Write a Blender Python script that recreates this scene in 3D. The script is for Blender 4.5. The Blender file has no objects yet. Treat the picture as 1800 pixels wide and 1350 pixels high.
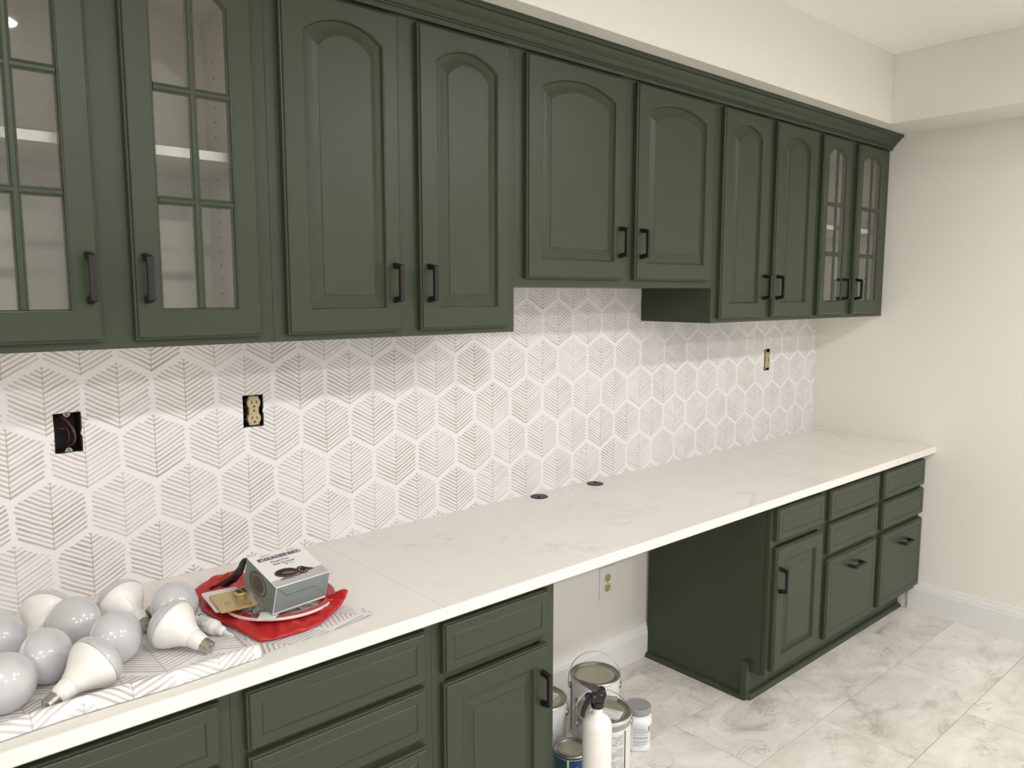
import bpy, bmesh, math, random
from mathutils import Vector, Matrix
from mathutils.geometry import delaunay_2d_cdt
PI = math.pi
random.seed(7)
S = bpy.context.scene
COL = S.collection

# ---------------------------------------------------------------- camera, world, lights, exposure
cd = bpy.data.cameras.new('camera'); cam = bpy.data.objects.new('camera', cd); COL.objects.link(cam)
cam.location = (0.3793, -1.8702, 1.4326)
cam.rotation_euler = (PI/2 - 0.1167, 0, -0.7184)
cd.sensor_width = 36; cd.lens = 1359.67/1800*36; cd.clip_start = 0.02
S.camera = cam
w = bpy.data.worlds.new('world'); S.world = w; w.use_nodes = True
w.node_tree.nodes['Background'].inputs[0].default_value = (1.0, 0.985, 0.96, 1)
w.node_tree.nodes['Background'].inputs[1].default_value = 1.05
S.view_settings.view_transform = 'Standard'; S.view_settings.look = 'None'
S.view_settings.exposure = -0.18; S.view_settings.gamma = 1.0
S.view_settings.use_curve_mapping = False
LIGHT_POWER = 250.0
LIGHTS = [(0.87, -2.15, 1.12), (2.55, -2.2, 1.0), (3.3, -2.2, 0.75), (-0.75, -2.2, 0.6),
          (0.1, -3.6, 1.5), (1.7, -3.6, 1.6), (3.2, -3.6, 1.2), (-1.0, -3.9, 1.7)]  # last entry: extra lamp added to reach into the right-hand glass cabinet

# ---------------------------------------------------------------- key dimensions
XR = 3.995            # right wall
ZC = 2.40; ZS = 2.127; YS = -0.418   # ceiling, bulkhead underside, bulkhead face
CT = 0.762; CB = 0.733; YC = -0.577  # worktop top, underside, front edge
XL = -1.6; YF = -5.2
UZ = 1.330; UT = 2.105; UM = 1.450
YFR = -0.305; YDR = -0.325
BFR = -0.525; BDR = -0.545

# ---------------------------------------------------------------- materials
def mat(name):
    m = bpy.data.materials.new(name); m.use_nodes = True
    nt = m.node_tree; b = nt.nodes['Principled BSDF']
    return m, nt, b
def N(nt, typ, **kw):
    n = nt.nodes.new(typ)
    for k, v in kw.items():
        if k in ('operation', 'data_type', 'noise_dimensions', 'blend_type', 'feature', 'bands_direction', 'wave_type', 'interpolation_type'): setattr(n, k, v)
        elif k == 'use_clamp': n.use_clamp = v
        else: n.inputs[k].default_value = v
    return n
def L(nt, a, b): nt.links.new(a, b)
def M(nt, op, a, b=None, c=None, clamp=False):
    n = nt.nodes.new('ShaderNodeMath'); n.operation = op; n.use_clamp = clamp
    for i, x in enumerate((a, b, c)):
        if x is None: continue
        if isinstance(x, (int, float)): n.inputs[i].default_value = x
        else: L(nt, x, n.inputs[i])
    return n.outputs[0]
def srgb(r, g, b):
    f = lambda c: (c/12.92 if c <= 0.04045 else ((c+0.055)/1.055)**2.4)
    return (f(r/255), f(g/255), f(b/255), 1)
def simple(name, col, rough=0.5, metal=0.0, coat=0.0, bump=0.0, bscale=80, spec=0.5):
    m, nt, b = mat(name)
    b.inputs['Base Color'].default_value = col; b.inputs['Roughness'].default_value = rough
    b.inputs['Metallic'].default_value = metal; b.inputs['Coat Weight'].default_value = coat
    b.inputs['Specular IOR Level'].default_value = spec
    tc = N(nt, 'ShaderNodeTexCoord'); nz = N(nt, 'ShaderNodeTexNoise', Scale=bscale, Detail=3.0)
    L(nt, tc.outputs['Object'], nz.inputs['Vector'])
    mx = nt.nodes.new('ShaderNodeMix'); mx.data_type = 'RGBA'
    mx.inputs['A'].default_value = col
    mx.inputs['B'].default_value = (col[0]*0.9, col[1]*0.9, col[2]*0.9, 1)
    L(nt, nz.outputs['Fac'], mx.inputs['Factor']); L(nt, mx.outputs['Result'], b.inputs['Base Color'])
    if bump:
        bp = N(nt, 'ShaderNodeBump', Strength=bump, Distance=0.002)
        L(nt, nz.outputs['Fac'], bp.inputs['Height']); L(nt, bp.outputs['Normal'], b.inputs['Normal'])
    return m

def green_paint(name, col):
    m, nt, b = mat(name)
    g = N(nt, 'ShaderNodeNewGeometry')
    mp = N(nt, 'ShaderNodeMapping'); mp.inputs['Scale'].default_value = (90, 90, 5)
    L(nt, g.outputs['Position'], mp.inputs['Vector'])
    nz = N(nt, 'ShaderNodeTexNoise', Scale=1.0, Detail=4.0, Roughness=0.6); L(nt, mp.outputs[0], nz.inputs['Vector'])
    nz2 = N(nt, 'ShaderNodeTexNoise', Scale=2.2, Detail=2.0); L(nt, g.outputs['Position'], nz2.inputs['Vector'])
    nz3 = N(nt, 'ShaderNodeTexNoise', Scale=900.0, Detail=2.0); L(nt, g.outputs['Position'], nz3.inputs['Vector'])
    mx = nt.nodes.new('ShaderNodeMix'); mx.data_type = 'RGBA'
    mx.inputs['A'].default_value = (col[0]*0.93, col[1]*0.93, col[2]*0.93, 1)
    mx.inputs['B'].default_value = (col[0]*1.07, col[1]*1.07, col[2]*1.07, 1)
    L(nt, nz2.outputs['Fac'], mx.inputs['Factor']); L(nt, mx.outputs['Result'], b.inputs['Base Color'])
    b.inputs['Roughness'].default_value = 0.36; b.inputs['Specular IOR Level'].default_value = 0.32
    h = M(nt, 'ADD', nz.outputs['Fac'], M(nt, 'MULTIPLY', nz3.outputs['Fac'], 0.25))
    bp = N(nt, 'ShaderNodeBump', Strength=0.22, Distance=0.0012)
    L(nt, h, bp.inputs['Height']); L(nt, bp.outputs['Normal'], b.inputs['Normal'])
    return m
GREEN = green_paint('sage_green_paint', srgb(57, 64, 48))

def wall_paint(name, col, rough=0.55):
    m, nt, b = mat(name)
    g = N(nt, 'ShaderNodeNewGeometry')
    nz = N(nt, 'ShaderNodeTexNoise', Scale=260.0, Detail=3.0); L(nt, g.outputs['Position'], nz.inputs['Vector'])
    nz2 = N(nt, 'ShaderNodeTexNoise', Scale=1.2, Detail=2.0); L(nt, g.outputs['Position'], nz2.inputs['Vector'])
    mx = nt.nodes.new('ShaderNodeMix'); mx.data_type = 'RGBA'
    mx.inputs['A'].default_value = col; mx.inputs['B'].default_value = (col[0]*0.97, col[1]*0.97, col[2]*0.96, 1)
    L(nt, nz2.outputs['Fac'], mx.inputs['Factor']); L(nt, mx.outputs['Result'], b.inputs['Base Color'])
    b.inputs['Roughness'].default_value = rough; b.inputs['Specular IOR Level'].default_value = 0.3
    bp = N(nt, 'ShaderNodeBump', Strength=0.08, Distance=0.001)
    L(nt, nz.outputs['Fac'], bp.inputs['Height']); L(nt, bp.outputs['Normal'], b.inputs['Normal'])
    return m
WALL = wall_paint('warm_white_wall_paint', srgb(229, 227, 219))
CEIL = wall_paint('ceiling_paint', srgb(244, 243, 240), 0.7)
WHITE = simple('white_trim_paint', srgb(228, 227, 224), 0.3)

# ---- printed wallpaper: regular hexagons filled with V strokes and a spine
HW = 0.1449; HROW = 0.1249; HX0 = 0.7723; HZ0 = 1.2567
def wallpaper(name, use_uv=False, base=srgb(231, 228, 230)):
    m, nt, b = mat(name)
    if use_uv:
        src = N(nt, 'ShaderNodeUVMap').outputs['UV']
        sp = N(nt, 'ShaderNodeSeparateXYZ'); L(nt, src, sp.inputs[0]); X, Z = sp.outputs[0], sp.outputs[1]
        pos = src
    else:
        g = N(nt, 'ShaderNodeNewGeometry'); pos = g.outputs['Position']
        sp = N(nt, 'ShaderNodeSeparateXYZ'); L(nt, pos, sp.inputs[0]); X, Z = sp.outputs[0], sp.outputs[2]
    wob = N(nt, 'ShaderNodeTexNoise', Scale=22.0, Detail=1.0); L(nt, pos, wob.inputs['Vector'])
    wv = M(nt, 'MULTIPLY', M(nt, 'SUBTRACT', wob.outputs['Fac'], 0.5), 0.0045)
    Zw = M(nt, 'ADD', Z, wv); Xw = M(nt, 'ADD', X, M(nt, 'MULTIPLY', wv, 0.4))
    zc = HZ0 + 0.0795
    def cell(ox, oz):
        a = M(nt, 'DIVIDE', M(nt, 'SUBTRACT', Xw, HX0 + ox), HW)
        ai = M(nt, 'FLOOR', M(nt, 'ADD', a, 0.5)); u = M(nt, 'MULTIPLY', M(nt, 'SUBTRACT', a, ai), HW)
        c = M(nt, 'DIVIDE', M(nt, 'SUBTRACT', Zw, zc + oz), 2*HROW)
        ci = M(nt, 'FLOOR', M(nt, 'ADD', c, 0.5)); v = M(nt, 'MULTIPLY', M(nt, 'SUBTRACT', c, ci), 2*HROW)
        d = M(nt, 'ADD', M(nt, 'MULTIPLY', u, u), M(nt, 'MULTIPLY', v, v))
        return u, v, d, ai, ci
    A = cell(0, 0); B = cell(HW/2, HROW)
    pick = M(nt, 'GREATER_THAN', A[2], B[2])
    def sel(i, add=0.0):
        mx = nt.nodes.new('ShaderNodeMix'); L(nt, pick, mx.inputs['Factor'])
        L(nt, A[i], mx.inputs['A'])
        bb = M(nt, 'ADD', B[i], add) if add else B[i]
        L(nt, bb, mx.inputs['B']); return mx.outputs['Result']
    u, v = sel(0), sel(1); ia = sel(3, 0.37); ic = sel(4, 0.61)
    au = M(nt, 'ABSOLUTE', u); sg = M(nt, 'SIGN', u)
    s = M(nt, 'SUBTRACT', v, M(nt, 'MULTIPLY', au, 0.577))
    P = 0.01105
    q = M(nt, 'DIVIDE', M(nt, 'ADD', s, 0.0837), P); qi = M(nt, 'FLOOR', q); qf = M(nt, 'ABSOLUTE', M(nt, 'SUBTRACT', M(nt, 'SUBTRACT', q, qi), 0.5))
    cv = N(nt, 'ShaderNodeCombineXYZ')
    L(nt, M(nt, 'ADD', ia, M(nt, 'MULTIPLY', sg, 0.19)), cv.inputs[0]); L(nt, ic, cv.inputs[1]); L(nt, qi, cv.inputs[2])
    wn = N(nt, 'ShaderNodeTexWhiteNoise', noise_dimensions='3D'); L(nt, cv.outputs[0], wn.inputs['Vector'])
    cv2 = N(nt, 'ShaderNodeCombineXYZ'); L(nt, ia, cv2.inputs[0]); L(nt, ic, cv2.inputs[1]); L(nt, sg, cv2.inputs[2])
    wn2 = N(nt, 'ShaderNodeTexWhiteNoise', noise_dimensions='3D'); L(nt, cv2.outputs[0], wn2.inputs['Vector'])
    # stroke half width, in units of the period, with painterly variation
    nz = N(nt, 'ShaderNodeTexNoise', Scale=70.0, Detail=2.0); L(nt, pos, nz.inputs['Vector'])
    hw = M(nt, 'ADD', M(nt, 'MULTIPLY', wn.outputs['Value'], 0.05), M(nt, 'ADD', 0.125, M(nt, 'MULTIPLY', nz.outputs['Fac'], 0.12)))
    def smooth(x, e0, e1):
        mr = N(nt, 'ShaderNodeMapRange', interpolation_type='SMOOTHSTEP'); L(nt, x, mr.inputs['Value'])
        mr.inputs['From Min'].default_value = e0; mr.inputs['From Max'].default_value = e1
        mr.inputs['To Min'].default_value = 0; mr.inputs['To Max'].default_value = 1
        return mr.outputs[0]
    stroke = M(nt, 'SUBTRACT', 1.0, smooth(M(nt, 'SUBTRACT', qf, hw), -0.04, 0.07))
    jit = M(nt, 'MULTIPLY', wn.outputs['Value'], 0.005)
    side = M(nt, 'SUBTRACT', 1.0, smooth(M(nt, 'ADD', au, jit), HW/2-0.0045, HW/2-0.002))
    top = M(nt, 'SUBTRACT', 1.0, smooth(M(nt, 'ADD', M(nt, 'ADD', v, M(nt, 'MULTIPLY', au, 0.577)), jit), 0.0700, 0.0735))
    bot = smooth(s, -0.0837+0.0022, -0.0837+0.0030)
    stroke = M(nt, 'MULTIPLY', M(nt, 'MULTIPLY', stroke, side), M(nt, 'MULTIPLY', top, bot))
    spine = M(nt, 'SUBTRACT', 1.0, smooth(au, 0.0011, 0.0018))
    spine = M(nt, 'MULTIPLY', spine, M(nt, 'MULTIPLY', M(nt, 'LESS_THAN', v, 0.066), M(nt, 'GREATER_THAN', v, -0.0805)))
    ink = N(nt, 'ShaderNodeTexNoise', Scale=9.0, Detail=3.0); L(nt, pos, ink.inputs['Vector'])
    op = M(nt, 'ADD', M(nt, 'ADD', 0.20, M(nt, 'MULTIPLY', wn.outputs['Value'], 0.22)), M(nt, 'ADD', M(nt, 'MULTIPLY', wn2.outputs['Value'], 0.2), M(nt, 'MULTIPLY', M(nt, 'SUBTRACT', ink.outputs['Fac'], 0.4), 0.9)), clamp=True)
    f1 = M(nt, 'MULTIPLY', stroke, op)
    f2 = M(nt, 'MULTIPLY', spine, M(nt, 'ADD', 0.25, M(nt, 'MULTIPLY', wn2.outputs['Value'], 0.35)))
    mx = nt.nodes.new('ShaderNodeMix'); mx.data_type = 'RGBA'; mx.inputs['A'].default_value = base
    mx.inputs['B'].default_value = srgb(150, 141, 124); L(nt, f1, mx.inputs['Factor'])
    mx2 = nt.nodes.new('ShaderNodeMix'); mx2.data_type = 'RGBA'; L(nt, mx.outputs['Result'], mx2.inputs['A'])
    mx2.inputs['B'].default_value = srgb(158, 147, 122); L(nt, f2, mx2.inputs['Factor'])
    L(nt, mx2.outputs['Result'], b.inputs['Base Color'])
    b.inputs['Roughness'].default_value = 0.5; b.inputs['Specular IOR Level'].default_value = 0.35
    return m
PAPER = wallpaper('leaf_print_wallpaper')
PAPER_UV = wallpaper('leaf_print_offcut', True, srgb(232, 230, 232))

def quartz():
    m, nt, b = mat('white_quartz')
    g = N(nt, 'ShaderNodeNewGeometry')
    n1 = N(nt, 'ShaderNodeTexNoise', Scale=5.0, Detail=9.0, Roughness=0.72, Distortion=0.6); L(nt, g.outputs['Position'], n1.inputs['Vector'])
    v = M(nt, 'ABSOLUTE', M(nt, 'SUBTRACT', n1.outputs['Fac'], 0.5))
    vein = N(nt, 'ShaderNodeMapRange'); L(nt, v, vein.inputs['Value'])
    vein.inputs['From Min'].default_value = 0.0; vein.inputs['From Max'].default_value = 0.014; vein.inputs['To Min'].default_value = 1; vein.inputs['To Max'].default_value = 0
    n2 = N(nt, 'ShaderNodeTexNoise', Scale=7.0, Detail=3.0); L(nt, g.outputs['Position'], n2.inputs['Vector'])
    msk = N(nt, 'ShaderNodeMapRange'); L(nt, n2.outputs['Fac'], msk.inputs['Value']); msk.inputs['From Min'].default_value = 0.5; msk.inputs['From Max'].default_value = 0.68
    n3 = N(nt, 'ShaderNodeTexNoise', Scale=3.0, Detail=4.0); L(nt, g.outputs['Position'], n3.inputs['Vector'])
    mx = nt.nodes.new('ShaderNodeMix'); mx.data_type = 'RGBA'
    mx.inputs['A'].default_value = srgb(232, 229, 223); mx.inputs['B'].default_value = srgb(222, 219, 212)
    L(nt, n3.outputs['Fac'], mx.inputs['Factor'])
    mx2 = nt.nodes.new('ShaderNodeMix'); mx2.data_type = 'RGBA'; L(nt, mx.outputs['Result'], mx2.inputs['A'])
    mx2.inputs['B'].default_value = srgb(176, 166, 150)
    L(nt, M(nt, 'MULTIPLY', M(nt, 'MULTIPLY', vein.outputs[0], msk.outputs[0]), 0.55), mx2.inputs['Factor'])
    L(nt, mx2.outputs['Result'], b.inputs['Base Color'])
    b.inputs['Roughness'].default_value = 0.07; b.inputs['Specular IOR Level'].default_value = 0.5
    return m
QUARTZ = quartz()

def tile_mat():
    m, nt, b = mat('marbled_porcelain')
    g = N(nt, 'ShaderNodeNewGeometry'); oi = N(nt, 'ShaderNodeObjectInfo')
    off = N(nt, 'ShaderNodeVectorMath', operation='SCALE'); L(nt, oi.outputs['Random'], off.inputs['Scale']); off.inputs[0].default_value = (31, 17, 9)
    ad = N(nt, 'ShaderNodeVectorMath', operation='ADD'); L(nt, g.outputs['Position'], ad.inputs[0]); L(nt, off.outputs[0], ad.inputs[1])
    mp = N(nt, 'ShaderNodeMapping'); mp.inputs['Scale'].default_value = (1, 1.5, 1); mp.inputs['Rotation'].default_value = (0, 0, 0.6); L(nt, ad.outputs[0], mp.inputs['Vector'])
    n1 = N(nt, 'ShaderNodeTexNoise', Scale=3.8, Detail=10.0, Roughness=0.72, Distortion=0.6); L(nt, mp.outputs[0], n1.inputs['Vector'])
    cr = N(nt, 'ShaderNodeValToRGB'); L(nt, n1.outputs['Fac'], cr.inputs[0])
    e = cr.color_ramp.elements; e[0].position = 0.28; e[0].color = srgb(160, 151, 142); e[1].position = 0.72; e[1].color = srgb(236, 233, 227)
    x = cr.color_ramp.elements.new(0.42); x.color = srgb(206, 200, 193)
    x = cr.color_ramp.elements.new(0.55); x.color = srgb(222, 218, 212)
    n2 = N(nt, 'ShaderNodeTexNoise', Scale=4.2, Detail=8.0, Roughness=0.6, Distortion=1.6); L(nt, mp.outputs[0], n2.inputs['Vector'])
    v = M(nt, 'ABSOLUTE', M(nt, 'SUBTRACT', n2.outputs['Fac'], 0.52))
    vein = N(nt, 'ShaderNodeMapRange'); L(nt, v, vein.inputs['Value'])
    vein.inputs['From Max'].default_value = 0.013; vein.inputs['To Min'].default_value = 1; vein.inputs['To Max'].default_value = 0
    n4 = N(nt, 'ShaderNodeTexNoise', Scale=5.0, Detail=2.0); L(nt, mp.outputs[0], n4.inputs['Vector'])
    msk = N(nt, 'ShaderNodeMapRange'); L(nt, n4.outputs['Fac'], msk.inputs['Value']); msk.inputs['From Min'].default_value = 0.48; msk.inputs['From Max'].default_value = 0.65
    mx = nt.nodes.new('ShaderNodeMix'); mx.data_type = 'RGBA'; L(nt, cr.outputs[0], mx.inputs['A']); mx.inputs['B'].default_value = srgb(146, 137, 130)
    L(nt, M(nt, 'MULTIPLY', M(nt, 'MULTIPLY', vein.outputs[0], msk.outputs[0]), 0.75), mx.inputs['Factor'])
    L(nt, mx.outputs['Result'], b.inputs['Base Color'])
    b.inputs['Roughness'].default_value = 0.38
    bp = N(nt, 'ShaderNodeBump', Strength=0.06, Distance=0.002); L(nt, n1.outputs['Fac'], bp.inputs['Height']); L(nt, bp.outputs['Normal'], b.inputs['Normal'])
    return m
TILE = tile_mat()
GROUT = simple('grout', srgb(150, 142, 133), 0.9, bump=0.3, bscale=300)
BRONZE = simple('dark_bronze_pull', srgb(36, 31, 30), 0.42, 0.35, bump=0.05, bscale=400)
BLACK = simple('black_plastic', srgb(28, 27, 26), 0.45)
BOXBLK = simple('dark_box_metal', srgb(30, 26, 24), 0.6, 0.2)
HOLE = simple('dark_slot', srgb(14, 13, 12), 0.8)
INNER = simple('cream_melamine', srgb(238, 232, 220), 0.45)
SHELF = simple('white_melamine_edge', srgb(240, 238, 230), 0.35)
IVORY = simple('ivory_plastic', srgb(188, 172, 134), 0.35)
PLATE = simple('white_plastic', srgb(232, 230, 226), 0.3)
STEEL = simple('galvanised_steel', srgb(176, 174, 168), 0.35, 0.9)
TINLID = simple('tin_lid', srgb(184, 182, 166), 0.28, 0.7, bump=0.08, bscale=25)
CHROME = simple('screw_base_metal', srgb(200, 196, 188), 0.22, 1.0)
BULBW = simple('bulb_white_body', srgb(236, 234, 230), 0.28)
REDC = simple('red_fabric', srgb(186, 30, 30), 0.42, bump=0.25, bscale=30)
REDP = simple('red_plastic', srgb(178, 30, 38), 0.35)
PINKW = simple('white_rim_plastic', srgb(232, 216, 216), 0.35)
GREYPL = simple('grey_plastic_bag', srgb(176, 172, 172), 0.25, bump=0.5, bscale=60)
CARDW = simple('box_card_white', srgb(232, 230, 232), 0.35)
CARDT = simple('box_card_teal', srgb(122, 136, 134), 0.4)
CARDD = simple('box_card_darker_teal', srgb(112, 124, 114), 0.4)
CARDG = simple('box_card_grey', srgb(186, 180, 182), 0.4)
PRINTD = simple('print_dark', srgb(52, 50, 54), 0.5)
PRINTG = simple('print_grey', srgb(150, 148, 152), 0.5)
PRINTM = simple('print_mid', srgb(104, 104, 108), 0.5)
PRINTB = simple('print_bronze', srgb(78, 66, 58), 0.45)
PRINTBL = simple('print_bronze_dark', srgb(44, 36, 32), 0.45)
PRINTL = simple('print_light', srgb(226, 214, 200), 0.45)
BRASS = simple('beige_metal', srgb(198, 178, 122), 0.35, 0.35)
EXTW = simple('white_enamel', srgb(238, 236, 232), 0.22)
PAPERW = simple('paper_label', srgb(228, 227, 226), 0.5)
JARW = simple('jar_plastic', srgb(226, 228, 232), 0.35)
JARL = simple('jar_lid_grey', srgb(146, 147, 148), 0.45)
TEAL = simple('teal_label', srgb(22, 76, 92), 0.4)
BLUE = simple('blue_badge', srgb(40, 52, 150), 0.4)
REDB = simple('red_badge', srgb(200, 60, 80), 0.4)
BLUEI = simple('blue_ink', srgb(66, 90, 140), 0.4)
WIREO = simple('orange_wire', srgb(112, 58, 38), 0.5)
WIREB = simple('blue_grey_wire', srgb(74, 84, 98), 0.5)
WIREC = simple('copper_wire', srgb(84, 48, 38), 0.4)
WOOD = simple('raw_edge', srgb(12, 10, 9), 0.9)
TAPE = simple('dull_tab_metal', srgb(150, 152, 144), 0.5, 0.4)

def glass_mat():
    m, nt, b = mat('clear_door_glass')
    nt.nodes.remove(b); out = [n for n in nt.nodes if n.type == 'OUTPUT_MATERIAL'][0]
    tr = N(nt, 'ShaderNodeBsdfTransparent'); gl = N(nt, 'ShaderNodeBsdfGlossy', Roughness=0.02)
    tr.inputs[0].default_value = (0.95, 0.96, 0.95, 1)
    fr = N(nt, 'ShaderNodeFresnel', IOR=1.5); mx = N(nt, 'ShaderNodeMixShader')
    geo = N(nt, 'ShaderNodeNewGeometry')   # both faces' reflection counted once, on the entering face
    f = M(nt, 'MULTIPLY', M(nt, 'MULTIPLY', fr.outputs[0], 1.8), M(nt, 'SUBTRACT', 1.0, geo.outputs['Backfacing']), clamp=True)
    L(nt, f, mx.inputs[0]); L(nt, tr.outputs[0], mx.inputs[1]); L(nt, gl.outputs[0], mx.inputs[2]); L(nt, mx.outputs[0], out.inputs[0])
    return m
GLASS = glass_mat()
def frosted():
    m, nt, b = mat('frosted_bulb_dome')
    b.inputs['Base Color'].default_value = srgb(190, 190, 193)
    b.inputs['Roughness'].default_value = 0.35; b.inputs['Coat Weight'].default_value = 1.0; b.inputs['Coat Roughness'].default_value = 0.11
    b.inputs['Subsurface Weight'].default_value = 0.0
    lw = N(nt, 'ShaderNodeTexCoord'); nz = N(nt, 'ShaderNodeTexNoise', Scale=3.0); L(nt, lw.outputs['Object'], nz.inputs['Vector'])
    return m
FROST = frosted()
def emit(name, col, s):
    m, nt, b = mat(name)
    b.inputs['Base Color'].default_value = (0.8, 0.8, 0.8, 1)
    b.inputs['Emission Color'].default_value = col; b.inputs['Emission Strength'].default_value = s
    return m

# ---------------------------------------------------------------- object helpers
W0 = {}
def link(o): COL.objects.link(o)
def thing(name, label, cat, loc=(0, 0, 0), rot=None, group=None):
    o = bpy.data.objects.new(name, None); link(o); o.location = loc; o.empty_display_size = 0.05
    if rot is not None: o.rotation_euler = rot
    W0[o.name] = Vector(loc)
    o['label'] = label; o['category'] = cat
    if group: o['group'] = group
    return o
def origin_of(o):
    while o.parent: o = o.parent
    return W0.get(o.name, Vector(o.location))
def obj(name, bm, m, parent=None, local=False, smooth=False, label=None):
    """bm is in world coordinates (unless local); it is shifted to the parent thing's origin."""
    if parent and not local:
        bmesh.ops.translate(bm, verts=bm.verts, vec=-origin_of(parent))
    bmesh.ops.recalc_face_normals(bm, faces=bm.faces)
    me = bpy.data.meshes.new(name); bm.to_mesh(me); bm.free()
    for mm in (m if isinstance(m, (list, tuple)) else [m]): me.materials.append(mm)
    if smooth:
        me.polygons.foreach_set('use_smooth', [True]*len(me.polygons))
        try: me.set_sharp_from_angle(angle=math.radians(35))
        except Exception: pass
    o = bpy.data.objects.new(name, me); link(o)
    if parent: o.parent = parent
    if label: o['label'] = label
    return o
def tag(o, label, cat, group=None):
    o['label'] = label; o['category'] = cat
    if group: o['group'] = group
    return o
def struct(name, bm, m, parent=None):
    o = obj(name, bm, m, parent); o['kind'] = 'structure'; return o
def box(bm, x0, x1, y0, y1, z0, z1, mi=0):
    v = [bm.verts.new(p) for p in ((x0,y0,z0),(x1,y0,z0),(x1,y1,z0),(x0,y1,z0),(x0,y0,z1),(x1,y0,z1),(x1,y1,z1),(x0,y1,z1))]
    for f in ((0,3,2,1),(4,5,6,7),(0,1,5,4),(1,2,6,5),(2,3,7,6),(3,0,4,7)):
        bm.faces.new([v[i] for i in f]).material_index = mi
    return bm
def B(*a, bev=0.0, seg=2):
    bm = box(bmesh.new(), *a)
    if bev: bmesh.ops.bevel(bm, geom=bm.edges[:], offset=bev, segments=seg, profile=0.7, affect='EDGES')
    return bm
def lathe(bm, prof, n=40, mi=0, cap=True, mat4=None):
    """prof: list of (r, z). closed at r=0 ends."""
    rings = []; new = []
    for r, z in prof:
        if r < 1e-6: vs = [bm.verts.new((0, 0, z))]
        else: vs = [bm.verts.new((r*math.cos(2*PI*k/n), r*math.sin(2*PI*k/n), z)) for k in range(n)]
        rings.append(vs); new += vs
    for a, b in zip(rings, rings[1:]):
        if len(a) == 1 and len(b) == 1: continue
        for k in range(n):
            k2 = (k+1) % n
            if len(a) == 1: f = bm.faces.new((a[0], b[k2], b[k]))
            elif len(b) == 1: f = bm.faces.new((a[k], a[k2], b[0]))
            else: f = bm.faces.new((a[k], a[k2], b[k2], b[k]))
            f.material_index = mi
    if mat4 is not None: bmesh.ops.transform(bm, matrix=mat4, verts=new)
    return bm
def T(x, y, z): return Matrix.Translation((x, y, z))
def tube(bm, pts, r, n=8, mi=0, closed=False):
    pts = [Vector(p) for p in pts]; rr = r if isinstance(r, (list, tuple)) else [r]*len(pts)
    rings = []
    prev = None
    for i, p in enumerate(pts):
        if closed: t = pts[(i+1) % len(pts)] - pts[i-1]
        else: t = pts[min(i+1, len(pts)-1)] - pts[max(i-1, 0)]
        t.normalize()
        if prev is None:
            a = Vector((0, 0, 1)) if abs(t.z) < 0.9 else Vector((1, 0, 0))
        else: a = prev
        x = (a - t*a.dot(t)).normalized(); y = t.cross(x); prev = x
        rings.append([bm.verts.new(p + rr[i]*(math.cos(2*PI*k/n)*x + math.sin(2*PI*k/n)*y)) for k in range(n)])
    m = len(rings)
    for i in range(m if closed else m-1):
        a, b = rings[i], rings[(i+1) % m]
        for k in range(n):
            bm.faces.new((a[k], a[(k+1) % n], b[(k+1) % n], b[k])).material_index = mi
    if not closed:
        for rg in (rings[0][::-1], rings[-1]): bm.faces.new(rg).material_index = mi
    return bm
def extrude_x(bm, prof, x0, x1):
    """prof: closed list of (y,z); prism along x"""
    a = [bm.verts.new((x0, y, z)) for y, z in prof]; b = [bm.verts.new((x1, y, z)) for y, z in prof]
    n = len(prof)
    for k in range(n): bm.faces.new((a[k], a[(k+1) % n], b[(k+1) % n], b[k]))
    bm.faces.new(a[::-1]); bm.faces.new(b)
    return bm
def extrude_y(bm, prof, y0, y1):
    a = [bm.verts.new((x, y0, z)) for x, z in prof]; b = [bm.verts.new((x, y1, z)) for x, z in prof]
    n = len(prof)
    for k in range(n): bm.faces.new((a[k], a[(k+1) % n], b[(k+1) % n], b[k]))
    bm.faces.new(a[::-1]); bm.faces.new(b)
    return bm
def sheet_holes(bm, x0, x1, z0, z1, holes, y):
    """rectangle in the xz plane with polygonal holes"""
    vs = [(x0, z0), (x1, z0), (x1, z1), (x0, z1)]; ed = [(0, 1), (1, 2), (2, 3), (3, 0)]
    for h in holes:
        s = len(vs); vs += h; ed += [(s+i, s+(i+1) % len(h)) for i in range(len(h))]
    out = delaunay_2d_cdt([Vector(v) for v in vs], ed, [], 0, 1e-6)
    def inside(p, poly):
        c = False; j = len(poly)-1
        for i in range(len(poly)):
            xi, yi = poly[i]; xj, yj = poly[j]
            if (yi > p[1]) != (yj > p[1]) and p[0] < (xj-xi)*(p[1]-yi)/(yj-yi)+xi: c = not c
            j = i
        return c
    bv = [bm.verts.new((v[0], y, v[1])) for v in out[0]]
    for f in out[2]:
        c = (sum(out[0][i][0] for i in f)/len(f), sum(out[0][i][1] for i in f)/len(f))
        if any(inside(c, h) for h in holes): continue
        bm.faces.new([bv[i] for i in f])
    return bm

_textcache = {}
def lettering(s, size, m, matrix, parent, name='lettering', align='LEFT', ext=0.00012, off=0.0, kern=1.0):
    """built-in font text, turned into a mesh and placed by matrix (world)"""
    cu = bpy.data.curves.new('t', 'FONT'); cu.body = s; cu.size = size; cu.align_x = align; cu.extrude = ext
    cu.offset = off; cu.space_character = kern; cu.resolution_u = 2
    o = bpy.data.objects.new('t', cu); link(o)
    dg = bpy.context.evaluated_depsgraph_get()
    me = bpy.data.meshes.new_from_object(o.evaluated_get(dg))
    bpy.data.objects.remove(o); bpy.data.curves.remove(cu)
    bm = bmesh.new(); bm.from_mesh(me); bpy.data.meshes.remove(me)
    bmesh.ops.transform(bm, matrix=matrix, verts=bm.verts)
    return obj(name, bm, m, parent)

# ---------------------------------------------------------------- room shell
WT = 0.1
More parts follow.
